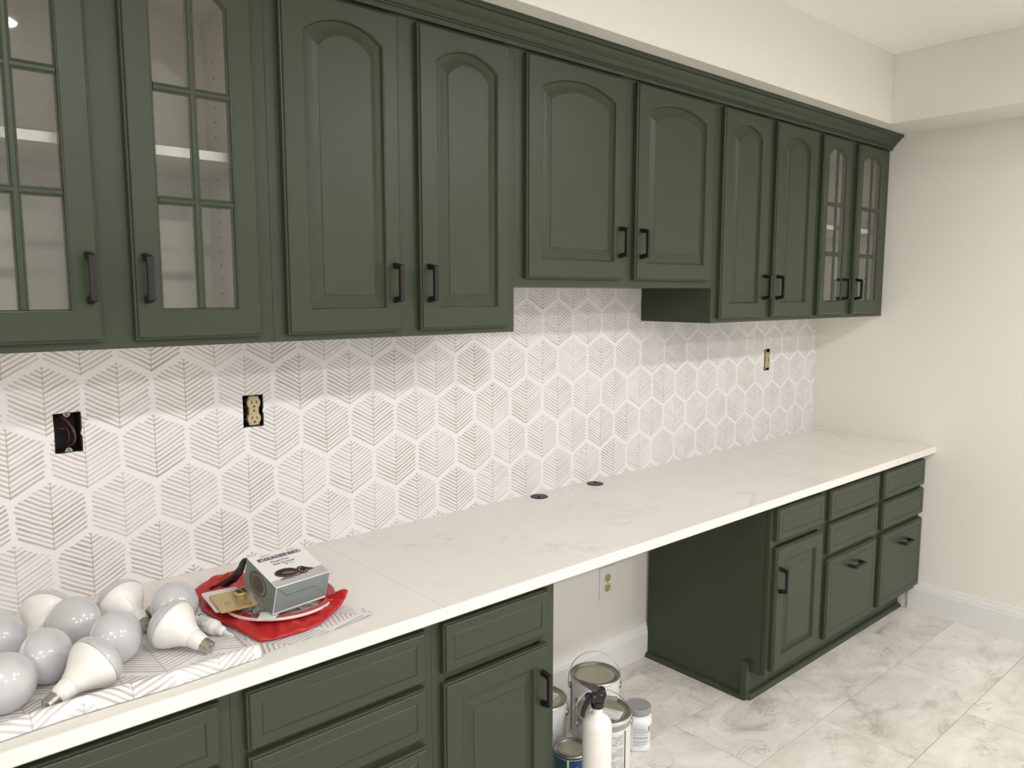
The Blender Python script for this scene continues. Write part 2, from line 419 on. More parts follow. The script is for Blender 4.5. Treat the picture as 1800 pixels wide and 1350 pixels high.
# outlet cut-outs in the back wall (x0,x1,z0,z1)
HOLES = [(0.714, 0.768, 1.090, 1.178), (1.126, 1.179, 1.100, 1.181), (3.522, 3.570, 1.085, 1.184)]
def ragged(h, k):
    x0, x1, z0, z1 = h; r = random.Random(k); e = lambda: r.uniform(-0.0015, 0.0015)
    p = []
    for t in (0, .2, .45, .7, .92): p.append((x0+(x1-x0)*t + (0 if t == 0 else e()), z0 + e()))
    p.append((x1, z0)); p.append((x1+0.0012, z0+(z1-z0)*.38)); p.append((x1-0.003, z0+(z1-z0)*.45)); p.append((x1+0.001, z0+(z1-z0)*.6)); p.append((x1, z1))
    for t in (.85, .6, .35, .12): p.append((x0+(x1-x0)*t, z1 + e()*0.6 - 0.0008))
    p.append((x0, z1-0.001)); p.append((x0+0.001, z0+(z1-z0)*.5))
    return p
rect = lambda h: [(h[0], h[2]), (h[1], h[2]), (h[1], h[3]), (h[0], h[3])]
bm = bmesh.new(); sheet_holes(bm, XL, XR, 0, ZC, [rect((h[0]-.001, h[1]+.001, h[2]-.001, h[3]+.001)) for h in HOLES], 0.0)
box(bm, XL, XR, 0.075, 0.1, 0, ZC)
for h in HOLES:   # plaster edge of the cut-outs
    a = [(h[0]-.001, h[2]-.001), (h[1]+.001, h[2]-.001), (h[1]+.001, h[3]+.001), (h[0]-.001, h[3]+.001)]
    for i in range(4):
        p, q = a[i], a[(i+1) % 4]
        bm.faces.new([bm.verts.new(c) for c in ((p[0], 0, p[1]), (q[0], 0, q[1]), (q[0], .016, q[1]), (p[0], .016, p[1]))])
wall_back = struct('wall_back', bm, WALL)
bm = bmesh.new(); sheet_holes(bm, XL, XR-0.002, CT, 1.50, [ragged(h, i) for i, h in enumerate(HOLES)], -0.0008)
obj('wallpaper', bm, PAPER, wall_back, label='white wallpaper printed with taupe leaf hexagons')
struct('wall_right', B(XR, XR+WT, YF, 0, 0, ZC), WALL)
struct('wall_left', B(XL-WT, XL, YF, 0, 0, ZC), WALL)

struct('ceiling', B(XL-WT, XR+WT, YF-WT, 0.1, ZC, ZC+0.1), CEIL)
struct('trim_1', B(XL, XR, YS, -0.0005, ZS, ZC-0.0005), WALL)['label'] = 'long cream bulkhead above the green wall cabinets'
struct('trim_2', B(XR-0.2695, XR-0.0005, YF+0.001, YS-0.0005, ZS, ZC-0.0005), WALL)['label'] = 'cream bulkhead along the top of the right wall'

# floor of individual tiles
floor = struct('floor', B(XL, XR, YF, 0, -0.05, -0.0016), GROUT)
tw, tl, gp = 0.305, 0.610, 0.0011
full_me = None; k = 0; y1 = -0.09 + 0.305; row = 0
while y1 > YF:
    y0 = y1 - tw; off = 2.587 + 0.2 - 0.2*row
    j = math.floor((XL - off)/tl)
    while off + j*tl < XR:
        xa, xb = off + j*tl, off + (j+1)*tl; j += 1
        ya, yb = max(y0, YF), min(y1, 0.0); cxa, cxb = max(xa, XL), min(xb, XR)
        if cxb-cxa < 0.004 or yb-ya < 0.004: continue
        full = (cxa == xa and cxb == xb and ya == y0 and yb == y1)
        if full and full_me: me = full_me
        else:
            w_, h_ = cxb-cxa, yb-ya
            b2 = box(bmesh.new(), -w_/2+gp, w_/2-gp, -h_/2+gp, h_/2-gp, -0.006, 0.0)
            te = [e for e in b2.edges if all(v.co.z > -0.001 for v in e.verts)]
            bmesh.ops.bevel(b2, geom=te, offset=0.0008, segments=1, affect='EDGES')
            bmesh.ops.recalc_face_normals(b2, faces=b2.faces)
            me = bpy.data.meshes.new('tile'); b2.to_mesh(me); b2.free(); me.materials.append(TILE)
            if full: full_me = me
        o = bpy.data.objects.new('tile', me); link(o); o.parent = floor; o.location = ((cxa+cxb)/2, (ya+yb)/2, 0)
    y1 = y0; row += 1

# baseboards
BB = [(0, 0), (0.015, 0), (0.015, 0.098), (0.0125, 0.104), (0.0125, 0.109), (0.0095, 0.118), (0.007, 0.124), (0.006, 0.130), (0.0045, 0.134), (0, 0.135)]
bm = extrude_x(bmesh.new(), [(-d-0.0002, z+0.0003) for d, z in BB], 1.70, 2.7195); struct('baseboard_back', bm, WHITE)
bm = extrude_y(bmesh.new(), [(XR-d-0.0002, z+0.0003) for d, z in BB], YF+0.02, -0.53+0.03); struct('baseboard_right', bm, WHITE)

# ceiling downlights (above and behind the camera, out of the frame; the last one is added fill)
LNAME = ['front row, above the viewer and the light bulbs', 'front row, before the desk gap', 'front row, nearest the right wall', 'front row, far left', 'back row, leftmost', 'back row, middle', 'back row, nearest the right wall', 'added in the far left corner to brighten the small glass cabinet']
for i, (x, y, s) in enumerate(LIGHTS):
    t = thing('ceiling_downlight', 'round ceiling downlight, ' + LNAME[i], 'ceiling light', (x, y, ZC), group='ceiling downlights')
    obj('trim_ring', lathe(bmesh.new(), [(0.087, 0.0), (0.108, 0.0), (0.106, -0.004), (0.089, -0.006), (0.087, 0.0)], 32), WHITE, t, local=True, smooth=True)
    e = emit('lamp_glow', (1.0, 0.985, 0.965, 1), LIGHT_POWER*s)
    obj('lamp_lens', lathe(bmesh.new(), [(0, -0.002), (0.086, -0.002), (0.086, -0.0005), (0, -0.0005)], 24), e, t, local=True)

# ---------------------------------------------------------------- worktops
def worktop(x0, x1, label):
    r = 0.006; z1, z0, y0 = CT, CB, YC
    prof = [(-0.0012, z0), (y0+0.003, z0), (y0, z0+0.003)]
    for k in range(6):
        a = k/5*PI/2; prof.append((y0+r-r*math.cos(a), z1-r+r*math.sin(a)))
    prof.append((-0.0012, z1))
    return tag(obj('worktop', extrude_x(bmesh.new(), prof, x0, x1), QUARTZ, smooth=True), label, 'countertop', 'white quartz countertop slabs')
worktop(0.10, 1.3216, 'near white quartz countertop slab carrying light bulbs and red pouch')
worktop(1.3224, XR-0.0015, 'long far white quartz countertop slab with two black cable grommets')

# ---------------------------------------------------------------- cabinet fronts
NA = 15
def outline(x0, x1, z0, z1, arch=0.0):
    """BL, BR, then top edge from right to left; arch = rise of the middle above the corners"""
    p = [(x0, z0), (x1, z0)]
    for k in range(NA):
        t = k/(NA-1); x = x1 + (x0-x1)*t; u = 2*t-1
        if arch > 0:
            c = x1-x0; R = (c*c/4 + arch*arch)/(2*arch)
            z = (z1-arch) + math.sqrt(max(R*R-(u*c/2)**2, 0)) - (R-arch)
        else: z = z1
        p.append((x, z))
    return p
def rings_mesh(bm, rings, cap_first=False, cap_last=True, close=False):
    rs = [[bm.verts.new((x, y, z)) for x, z in pts] for pts, y in rings]
    n = len(rs[0]); m = len(rs)
    for i in range(m if close else m-1):
        a, b = rs[i], rs[(i+1) % m]
        for k in range(n):
            k2 = (k+1) % n
            bm.faces.new((a[k], a[k2], b[k2], b[k]))
    if cap_last and not close: bm.faces.new(rs[-1])
    if cap_first and not close: bm.faces.new(rs[0][::-1])
    return bm
def ins(r, d): return (r[0]+d, r[1]-d, r[2]+d, r[3]-d)
def handle(parent, x, y, z, vertical=True):
    hl, hb, w = 0.0465, 0.0405, 0.0058
    pr = [(-hl, 0), (-hb-0.001, 0.028), (-hb+0.001, 0.031), (hb-0.001, 0.031), (hb+0.001, 0.028), (hl, 0), (hl-0.013, 0), (hb-0.010, 0.0225), (-hb+0.010, 0.0225), (-hl+0.013, 0)]
    bm = bmesh.new(); quads = [(0, 1, 8, 9), (1, 2, 3, 4, 7, 8), (4, 5, 6, 7)]
    a = [bm.verts.new((-w, -o, s)) for s, o in pr]; b = [bm.verts.new((w, -o, s)) for s, o in pr]
    n = len(pr)
    for k in range(n): bm.faces.new((a[k], a[(k+1) % n], b[(k+1) % n], b[k]))
    for q in quads: bm.faces.new([a[i] for i in q]); bm.faces.new([b[i] for i in q][::-1])
    bmesh.ops.recalc_face_normals(bm, faces=bm.faces)
    ed = [e for e in bm.edges if len(e.link_faces) == 2 and e.calc_face_angle(0) > 0.6]
    bmesh.ops.bevel(bm, geom=ed, offset=0.0009, segments=2, affect='EDGES')
    if not vertical: bmesh.ops.rotate(bm, verts=bm.verts, cent=(0, 0, 0), matrix=Matrix.Rotation(PI/2, 3, 'Y'))
    bmesh.ops.translate(bm, verts=bm.verts, vec=(x, y, z))
    return obj('handle', bm, BRONZE, parent, label='dark bronze bar pull')
def door_edge(x0, x1, z0, z1, yb, yf):
    o = (x0, x1, z0, z1)
    return [(outline(*o), yb), (outline(*o), yf+0.007), (outline(*ins(o, 0.0012)), yf+0.0055), (outline(*ins(o, 0.0035)), yf+0.0048), (outline(*ins(o, 0.0048)), yf+0.0012), (outline(*ins(o, 0.0065)), yf)]
def panel_door(parent, x0, x1, z0, z1, yb, yf, arch, sw=0.047, tw_=0.040, bw=0.050, hx=None, hz=None, swr=None):
    """stile-and-rail door with raised panel; arch>0 gives a cathedral top"""
    io = (x0+sw, x1-(swr or sw), z0+bw, z1-tw_)
    r = door_edge(x0, x1, z0, z1, yb, yf)
    r += [(outline(*io, arch), yf), (outline(*ins(io, 0.0015), arch), yf+0.0012), (outline(*ins(io, 0.003), arch), yf+0.0016), (outline(*ins(io, 0.005), arch), yf+0.0060), (outline(*ins(io, 0.0056), arch), yf+0.0085)]
    d = obj('door', rings_mesh(bmesh.new(), r + [(outline(*ins(io, 0.0056), arch), yb)], cap_last=False, close=True), GREEN, parent)
    i2 = ins(io, 0.0052)
    pr = [(outline(*i2, arch), yf+0.0150), (outline(*i2, arch), yf+0.0088)]
    for dd, yy in ((0.0015, 0.0086), (0.009, 0.0078), (0.017, 0.0060), (0.024, 0.0032), (0.0285, 0.0018), (0.0290, 0.0005), (0.0305, 0.0)):
        pr.append((outline(*ins(i2, dd), arch*(1-dd*3)), yf+yy+0.0006))
    obj('raised_panel', rings_mesh(bmesh.new(), pr, cap_first=True), GREEN, d)
    if hx: handle(d, hx, yf, hz)
    return d
def glass_door(parent, x0, x1, z0, z1, yb, yf, arch, hx, hz, mz, sw=0.047, tw_=0.040, bw=0.054):
    io = (x0+sw, x1-sw, z0+bw, z1-tw_)
    r = door_edge(x0, x1, z0, z1, yb, yf)
    r += [(outline(*io, arch), yf), (outline(*ins(io, 0.0012), arch), yf+0.0010), (outline(*ins(io, 0.0032), arch), yf+0.0016), (outline(*ins(io, 0.0048), arch), yf+0.0040), (outline(*ins(io, 0.0052), arch), yf+0.0056), (outline(*ins(io, 0.0052), arch), yb)]
    d = obj('door', rings_mesh(bmesh.new(), r, cap_last=False, close=True), GREEN, parent)
    xm = (x0+x1)/2; g = ins(io, 0.0054)
    def mprof(c):
        return [(c-0.0085, yf+0.0054), (c-0.0085, yf+0.0042), (c-0.0055, yf+0.0036), (c-0.0042, yf+0.0016), (c-0.002, yf+0.0008), (c+0.002, yf+0.0008), (c+0.0042, yf+0.0016), (c+0.0055, yf+0.0036), (c+0.0085, yf+0.0042), (c+0.0085, yf+0.0054)]
    # vertical bar
    bm = bmesh.new(); pts = mprof(xm)
    a = [bm.verts.new((x, y, g[2])) for x, y in pts]; b = [bm.verts.new((x, y, g[3]-0.0006)) for x, y in pts]
    n = len(pts)
    for k in range(n): bm.faces.new((a[k], a[(k+1) % n], b[(k+1) % n], b[k]))
    bm.faces.new(a[::-1]); bm.faces.new(b)
    obj('muntin', bm, GREEN, d)
    for z in mz:
        for xa, xb in ((g[0], xm-0.004), (xm+0.004, g[1])):
            bm = extrude_x(bmesh.new(), [(y-0.0001, zz) for zz, y in mprof(z)], xa, xb)
            obj('muntin', bm, GREEN, d)
    # six panes, the top two with an arched shoulder
    zs = [g[2]-0.003] + list(mz)
    c = g[1]-g[0]; R = (c*c/4+arch*arch)/(2*arch)
    topz = lambda x: g[3]-arch + math.sqrt(max(R*R-(x-xm)**2, 0)) - (R-arch) + 0.003
    for r_ in range(len(zs)):
        for s in (0, 1):
            xa, xb = ((g[0]-0.003, xm-0.0006), (xm+0.0006, g[1]+0.003))[s]
            za = zs[r_] + (0.0006 if r_ else 0)
            if r_ < len(zs)-1: pf = [(xa, za), (xb, za), (xb, zs[r_+1]-0.0006), (xa, zs[r_+1]-0.0006)]
            else:
                pf = [(xa, za), (xb, za)] + [(xb+(xa-xb)*k/8, topz(xb+(xa-xb)*k/8)) for k in range(9)]
            obj('pane', extrude_y(bmesh.new(), pf, yf+0.0057, yf+0.0087), GLASS, d)
    handle(d, hx, yf, hz)
    return d
def drawer(parent, x0, x1, z0, z1, yb, yf, hx=None, hz=None, inset=0.026):
    o = (x0, x1, z0, z1); r = door_edge(x0, x1, z0, z1, yb, yf)
    r = [r[0]] + r[1:]
    i = ins(o, inset)
    r += [(outline(*i), yf), (outline(*ins(i, 0.0008)), yf+0.0016), (outline(*ins(i, 0.0020)), yf+0.0018), (outline(*ins(i, 0.0036)), yf+0.0004), (outline(*ins(i, 0.005)), yf+0.0002)]
    d = obj('drawer', rings_mesh(bmesh.new(), r, cap_first=True), GREEN, parent)
    if hx: handle(d, hx, yf, hz, vertical=False)
    return d

def face_frame(parent, x0, x1, z0, z1, yf, th, stiles, rails):
    """stiles: list of (xa,xb) full height; rails: (xa,xb,za,zb)"""
    bm = bmesh.new()
    for xa, xb in stiles: box(bm, xa, xb, yf, yf+th, z0, z1)
    for xa, xb, za, zb in rails: box(bm, xa, xb, yf+0.0003, yf+th, za, zb)
    return obj('face_frame', bm, GREEN, parent)

def upper_cabinet(label, x0, x1, z0, doors, glass, hz, group='green wall cabinets'):
    t = thing('wall_cabinet', label, 'cabinet', ((x0+x1)/2, -0.15, z0), group=group)
    g = 0.0004; a, b = x0+g, x1-g; yb, yi = -0.003, YFR+0.018
    (d1a, d1b), (d2a, d2b) = doors; c0, c1 = d1b-0.012, d2a+0.012
    s0, s1 = max(a+0.01, d1a+0.012), min(b-0.01, d2b-0.012)
    face_frame(t, a, b, z0, UT, YFR, 0.0175, [(a, s0), (c0, c1), (s1, b)],
               [(s0, c0, z0, 1.360 if z0 < 1.4 else 1.490), (c1, s1, z0, 1.360 if z0 < 1.4 else 1.490), (s0, c0, 2.043, UT), (c1, s1, 2.043, UT)])
    th = 0.015
    if glass:
        bm = bmesh.new()
        box(bm, a, b, yb-0.006, yb, z0, UT); box(bm, a, a+th, yi, yb-0.006, z0, UT); box(bm, b-th, b, yi, yb-0.006, z0, UT)
        box(bm, a+th, b-th, yi, yb-0.006, z0+0.004, z0+0.019); box(bm, a+th, b-th, yi, yb-0.006, UT-0.06, UT-0.045)
        # shelf pin holes
        obj('carcass', bm, INNER, t, label='cream laminate interior')
        for zz in ((1.70, 1.585) if False else (1.697,)):
            bm = B(a+th+0.001, b-th-0.001, yi+0.012, yb-0.007, zz, zz+0.018); obj('shelf', bm, SHELF, t, label='white laminate shelf')
        bm = bmesh.new()
        for zz in [1.40+0.032*k for k in range(18)]:
            for yy in (-0.23, -0.07):
                m4 = T(b-th-0.0003, yy, zz) @ Matrix.Rotation(PI/2, 4, 'Y'); lathe(bm, [(0, 0), (0.0025, 0), (0.0025, 0.0002), (0, 0.0002)], 8, mat4=m4)
        o = obj('pin_holes', bm, HOLE, t); o['kind'] = 'stuff'
    else:
        obj('carcass', B(a, b, yi, yb, z0, UT), GREEN, t)
    for i, (da, db) in enumerate(doors):
        zz0 = z0 + 0.015 if z0 < 1.4 else z0+0.023
        w = db-da
        hx = (db-0.020) if i == 0 else (da+0.022)
        if x0 > 3.3: hx = (3.568, 3.684)[i]
        yb2 = YFR-0.0004
        if glass: glass_door(t, da, db, zz0, 2.056, yb2, YDR, 0.032 if w > 0.24 else 0.034, hx, hz, (1.6065, 1.8115) if z0 < 1 or x0 < 2 else (1.592, 1.790), sw=0.047 if x0 < 2 else 0.036)
        else: panel_door(t, da, db, zz0, 2.056, yb2, YDR, 0.033, hx=hx, hz=hz, sw=0.050, swr=0.040 if x0 < 2.6 else 0.050)
    return t
upper_cabinet('glass-fronted green wall cabinet at the left edge, above the light bulbs', 0.474, 1.078, UZ, [(0.502, 0.748), (0.802, 1.048)], True, 1.460)
upper_cabinet('solid green two-door wall cabinet beside the large glass-fronted cabinet', 1.078, 1.754, UZ, [(1.105, 1.390), (1.444, 1.726)], False, 1.457)
upper_cabinet('short green wall cabinet hung higher, over the two grommets', 1.754, 2.654, UM, [(1.787, 2.177), (2.233, 2.626)], False, 1.583)
upper_cabinet('solid green wall cabinet with narrow doors next to the small glass cabinet', 2.654, 3.345, UZ, [(2.688, 2.976), (3.026, 3.320)], False, 1.455)
upper_cabinet('small glass-fronted green wall cabinet against the right wall', 3.345, XR-0.002, UZ, [(3.372, 3.602), (3.670, 3.920)], True, 1.450)
# crown moulding
cp = [(-0.3055, 2.064), (-0.317, 2.064), (-0.3185, 2.068), (-0.3185, 2.074), (-0.3225, 2.076), (-0.3225, 2.079), (-0.327, 2.081), (-0.331, 2.086), (-0.335, 2.0925), (-0.342, 2.098), (-0.348, 2.1045), (-0.3515, 2.111), (-0.3530, 2.113), (-0.3600, 2.1145), (-0.3625, 2.117), (-0.3625, 2.1265), (-0.3055, 2.1265)]
tag(obj('crown_moulding', extrude_x(bmesh.new(), cp, 0.474, XR-0.001), GREEN), 'long green crown moulding along the top of the wall cabinets', 'moulding')

# ---------------------------------------------------------------- base cabinets
KZ = 0.107
def base_cabinet(label, x0, x1, fronts, stiles, rails, open_left=False):
    t = thing('base_cabinet', label, 'cabinet', ((x0+x1)/2, -0.27, 0), group='green base cabinets')
    g = 0.0004; a, b = x0+g, x1-g
    bm = bmesh.new(); box(bm, a, b, BFR+0.0185, -0.0165, KZ, CB-0.0006)
    obj('carcass', bm, GREEN, t)
    bm = bmesh.new(); box(bm, a+0.001, b-0.001, -0.445, -0.0165, 0.0005, KZ-0.0005)
    obj('plinth', bm, GREEN, t)
    face_frame(t, a, b, KZ, CB-0.0006, BFR, 0.018, [(max(p, a), min(q, b)) for p, q in stiles], rails)
    for f in fronts:
        if f[0] == 'd': drawer(t, *f[1:5], BFR-0.0004, BDR, *(f[5:] if len(f) > 5 else ()))
        else: panel_door(t, *f[1:5], BFR-0.0004, BDR, 0.0, tw_=0.048, bw=0.048, hx=f[5], hz=f[6])
    return t
D1z, D2z, D3z = (0.589, 0.706), (0.459, 0.576), (0.127, 0.440)
rl = lambda a, b: [(a, b, KZ, 0.140), (a, b, 0.570, 0.595), (a, b, 0.695, CB-0.0006)]
rl3 = lambda a, b: [(a, b, KZ, 0.140), (a, b, 0.430, 0.466), (a, b, 0.570, 0.595), (a, b, 0.695, CB-0.0006)]
base_cabinet('green base cabinet with wide drawers below the light bulbs, cut by the left edge', 0.15, 0.870,
             [('d', 0.35, 0.846, *D1z), ('d', 0.35, 0.846, *D2z), ('d', 0.35, 0.846, *D3z)], [(0.15, 0.37), (0.83, 0.87)], rl3(0.37, 0.83))
base_cabinet('green base cabinet with three handleless drawers below the boxed strainer', 0.870, 1.318,
             [('d', 0.895, 1.293, *D1z), ('d', 0.895, 1.293, *D2z), ('d', 0.895, 1.293, *D3z)], [(0.870, 0.91), (1.28, 1.318)], rl3(0.91, 1.28))
base_cabinet('green base cabinet with one drawer over a door, beside the paint cans', 1.318, 1.695,
             [('d', 1.341, 1.662, *D1z), ('p', 1.341, 1.662, 0.122, 0.565, 1.637, 0.458)], [(1.318, 1.355), (1.648, 1.695)], rl(1.355, 1.648))
t = base_cabinet('green base cabinet with drawer over narrow door, facing the empty desk gap', 2.722, 3.087,
             [('d', 2.742, 3.062, *D1z), ('p', 2.742, 3.062, 0.122, 0.565, 2.763, 0.452)], [(2.722, 2.757), (3.047, 3.087)], rl(2.757, 3.047))
obj('side_panel', extrude_x(bmesh.new(), [(-0.0160, 0.0004), (-0.4450, 0.0004), (-0.4450, 0.1060), (-0.5066, 0.1070), (-0.5066, CB-0.0006), (-0.0160, CB-0.0006)], 2.7165, 2.7221), GREEN, t)
base_cabinet('middle green file-drawer cabinet of the far base run', 3.087, 3.541,
             [('d', 3.112, 3.517, *D1z), ('d', 3.112, 3.517, *D2z), ('d', 3.112, 3.517, *D3z, 3.322, 0.380)], [(3.087, 3.127), (3.502, 3.541)], rl3(3.127, 3.502))
base_cabinet('green file-drawer cabinet in the corner by the right wall', 3.541, 3.9775,
             [('d', 3.567, 3.975, *D1z), ('d', 3.567, 3.975, *D2z), ('d', 3.567, 3.975, *D3z, 3.783, 0.372)], [(3.541, 3.582), (3.955, 3.9775)], rl3(3.582, 3.955))

# kick boards with a curved lug at the end, and quarter-round shoe mouldings
def kick(x0, x1, label, lug):
    pf = [(x0, 0.006), (x1, 0.006), (x1, KZ-0.001)]
    if lug:
        for k in range(9):
            a = k/8*PI/2; pf.append((x0+0.040-0.034*math.sin(a), KZ-0.001 + 0.040*(1-math.cos(a))))
        pf.append((x0, 0.147))
    else: pf.append((x0, KZ-0.001))
    bm = extrude_y(bmesh.new(), pf, -0.458, -0.4455)
    return tag(obj('kick_board', bm, GREEN), label, 'toe kick')
# the far board: lug sticks out just past the side panel
kick(2.7160, 3.9775, 'green kick board under the far base run with a curved end', False)
tag(obj('end_cleat', extrude_y(bmesh.new(), [(2.6985, 0.006), (2.7155, 0.006), (2.7155, 0.104), (2.7145, 0.118), (2.7115, 0.131), (2.7065, 0.141), (2.7015, 0.146), (2.6985, 0.147)], -0.4700, -0.4455), GREEN),
    'small green cleat with a rounded top at the desk-gap corner', 'trim')
kick(0.15, 1.700, 'green kick board under the near base run', False)
def quarter(r=0.0175, n=6): return [(0, 0)] + [(r*math.cos(k/n*PI/2), r*math.sin(k/n*PI/2)) for k in range(n+1)]
qp = quarter()
tag(obj('shoe_moulding', extrude_x(bmesh.new(), [(-0.4584-d, z+0.0003) for d, z in qp], 2.716, 3.9775), GREEN, smooth=True), 'green quarter-round along the front of the far base run', 'moulding')
tag(obj('shoe_moulding', extrude_y(bmesh.new(), [(2.7162-d, z+0.0003) for d, z in qp], -0.4570, -0.0160), GREEN, smooth=True), 'green quarter-round at the foot of the side panel in the desk gap', 'moulding')

# ---------------------------------------------------------------- electrics
def elec_box(h, label, name='junction_box'):
    x0, x1, z0, z1 = h; x0 += 0.0005; x1 -= 0.0005; z0 += 0.0005; z1 -= 0.0005
    t = thing(name, label, 'electrical box', ((x0+x1)/2, 0.0, z0))
    bm = bmesh.new(); d = 0.055; th = 0.0015
    box(bm, x0, x1, d, d+th, z0, z1); box(bm, x0, x0+th, 0.001, d, z0, z1); box(bm, x1-th, x1, 0.001, d, z0, z1)
    box(bm, x0+th, x1-th, 0.001, d, z0, z0+th); box(bm, x0+th, x1-th, 0.001, d, z1-th, z1)
    obj('shell', bm, BOXBLK, t)
    return t
def tabs(t, xc, zb, zt):
    for z, s in ((zt, -1), (zb, 1)):
        pf = [(xc+0.0075*math.cos(a), z+s*0.009*math.sin(a)) for a in [k/10*PI for k in range(11)]]
        if s > 0: pf = pf[::-1]
        obj('screw_tab', extrude_y(bmesh.new(), pf, 0.0015, 0.0030), TAPE, t)
        m4 = T(xc, 0.0014, z+s*0.004) @ Matrix.Rotation(PI/2, 4, 'X')
        obj('screw_hole', lathe(bmesh.new(), [(0, 0), (0.0018, 0), (0.0018, 0.0004), (0, 0.0004)], 10, mat4=m4), HOLE, t)
t = elec_box(HOLES[0], 'empty open electrical box with loose wires, cut into the wallpaper above the bulbs')
tabs(t, 0.741, 1.092, 1.1765)
def wire(t, pts, r, m): 
    P = []
    for i in range(len(pts)-1):
        p0 = Vector(pts[max(i-1, 0)]); p1 = Vector(pts[i]); p2 = Vector(pts[i+1]); p3 = Vector(pts[min(i+2, len(pts)-1)])
        for k in range(5):
            u = k/5; P.append(0.5*((2*p1)+(-p0+p2)*u+(2*p0-5*p1+4*p2-p3)*u*u+(-p0+3*p1-3*p2+p3)*u**3))
    P.append(Vector(pts[-1])); obj('wire', tube(bmesh.new(), P, r), m, t, smooth=True)
wire(t, [(0.728, 0.045, 1.150), (0.727, 0.030, 1.160), (0.735, 0.018, 1.166), (0.748, 0.012, 1.150), (0.757, 0.010, 1.130), (0.755, 0.014, 1.108), (0.748, 0.03, 1.10)], 0.0016, WIREO)
wire(t, [(0.735, 0.045, 1.158), (0.744, 0.024, 1.156), (0.753, 0.018, 1.140), (0.758, 0.018, 1.120), (0.754, 0.022, 1.104), (0.748, 0.04, 1.10)], 0.0022, WIREB)
wire(t, [(0.722, 0.045, 1.168), (0.723, 0.030, 1.150), (0.730, 0.020, 1.142), (0.740, 0.02, 1.140)], 0.0014, WIREC)
wire(t, [(0.730, 0.045, 1.165), (0.741, 0.030, 1.150), (0.747, 0.022, 1.128), (0.745, 0.026, 1.108), (0.742, 0.045, 1.104)], 0.0014, WIREC)
wire(t, [(0.764, -0.002, 1.168), (0.771, -0.0025, 1.164), (0.780, -0.003, 1.158)], 0.0005, BLACK)

def duplex(t, xc, zc, yf, s=1.0):
    """duplex receptacle: two rounded faces, bridge, slots, centre screw"""
    def face(cz):
        pf = []
        for k in range(28):
            a = 2*PI*k/28; x = 0.0170*math.cos(a); z = 0.0170*math.sin(a); z = max(-0.0142, min(0.0142, z)); pf.append((xc+x, cz+z))
        bm = bmesh.new(); a_ = [bm.verts.new((x, yf, z)) for x, z in [(xc+(p[0]-xc)*.95, cz+(p[1]-cz)*.95) for p in pf]]
        b_ = [bm.verts.new((x, yf+0.0012, z)) for x, z in pf]; c_ = [bm.verts.new((x, yf+0.009, z)) for x, z in pf]
        n = len(pf); bm.faces.new(a_)
        for p, q in ((a_, b_), (b_, c_)):
            for k in range(n): bm.faces.new((p[k], p[(k+1) % n], q[(k+1) % n], q[k]))
        bm.faces.new(c_[::-1])
        f = obj('outlet_face', bm, IVORY, t)
        for dx, hh in ((-0.0063, 0.0042), (0.0063, 0.0034)):
            obj('slot', B(xc+dx-0.0010, xc+dx+0.0010, yf-0.0002, yf+0.001, cz+0.002-hh/1, cz+0.002+hh), HOLE, f)
        pf2 = [(xc+0.0026*math.cos(a), cz-0.0085+0.0026*math.sin(a)) for a in [k/8*PI for k in range(9)]] + [(xc-0.0026, cz-0.0105), (xc+0.0026, cz-0.0105)]
        obj('slot', extrude_y(bmesh.new(), pf2, yf-0.0002, yf+0.001), HOLE, f)
    face(zc+0.0195); face(zc-0.0195)
    obj('bridge', B(xc-0.0125, xc+0.0125, yf+0.0020, yf+0.0095, zc-0.036, zc+0.036, bev=0.001), IVORY, t)
    m4 = T(xc, yf+0.0019, zc) @ Matrix.Rotation(PI/2, 4, 'X')
    obj('screw', lathe(bmesh.new(), [(0, 0.0008), (0.002, 0.0006), (0.0026, 0)], 12, mat4=m4), BOXBLK, t)
for h, lab, xc, zc in ((HOLES[1], 'uncovered ivory outlet in a ragged cut-out above the boxed strainer', 1.1545, 1.1405), (HOLES[2], 'uncovered ivory outlet in the wallpaper near the right wall', 3.5475, 1.133)):
    t = thing('wall_outlet', lab, 'outlet', (xc, 0, zc-0.05), group='uncovered ivory outlets')
    x0, x1, z0, z1 = h; x0 += .0005; x1 -= .0005; z0 += .0005; z1 -= .0005
    bm = bmesh.new(); box(bm, x0, x1, 0.05, 0.0515, z0, z1); box(bm, x0, x0+.0015, .001, .05, z0, z1); box(bm, x1-.0015, x1, .001, .05, z0, z1)
    box(bm, x0+.0015, x1-.0015, .001, .05, z0, z0+.0015); box(bm, x0+.0015, x1-.0015, .001, .05, z1-.0015, z1)
    obj('box_shell', bm, BOXBLK, t)
    duplex(t, xc, zc, -0.0035)
    obj('yoke', B(xc-0.008, xc+0.008, 0.0068, 0.0080, z0+0.002, z1-0.002), TAPE, t)
    obj('terminal_block', B(xc-0.0155, xc+0.0155, 0.0085, 0.034, zc-0.032, zc+0.032, bev=0.002), BOXBLK, t)
    for dz in (-0.024, -0.009, 0.009, 0.024):
        m4 = T(xc-0.0156, 0.017, zc+dz) @ Matrix.Rotation(-PI/2, 4, 'Y'); obj('terminal_screw', lathe(bmesh.new(), [(0, 0.002), (0.003, 0.0018), (0.003, 0)], 10, mat4=m4), STEEL, t)
t = thing('wall_outlet', 'ivory outlet with a white cover plate under the worktop in the desk gap', 'outlet', (2.485, 0, 0.296))
bm = B(2.444, 2.527, -0.0052, -0.0002, 0.297, 0.419, bev=0.0022, seg=3); obj('cover_plate', bm, PLATE, t)
duplex(t, 2.4855, 0.3565, -0.0068)

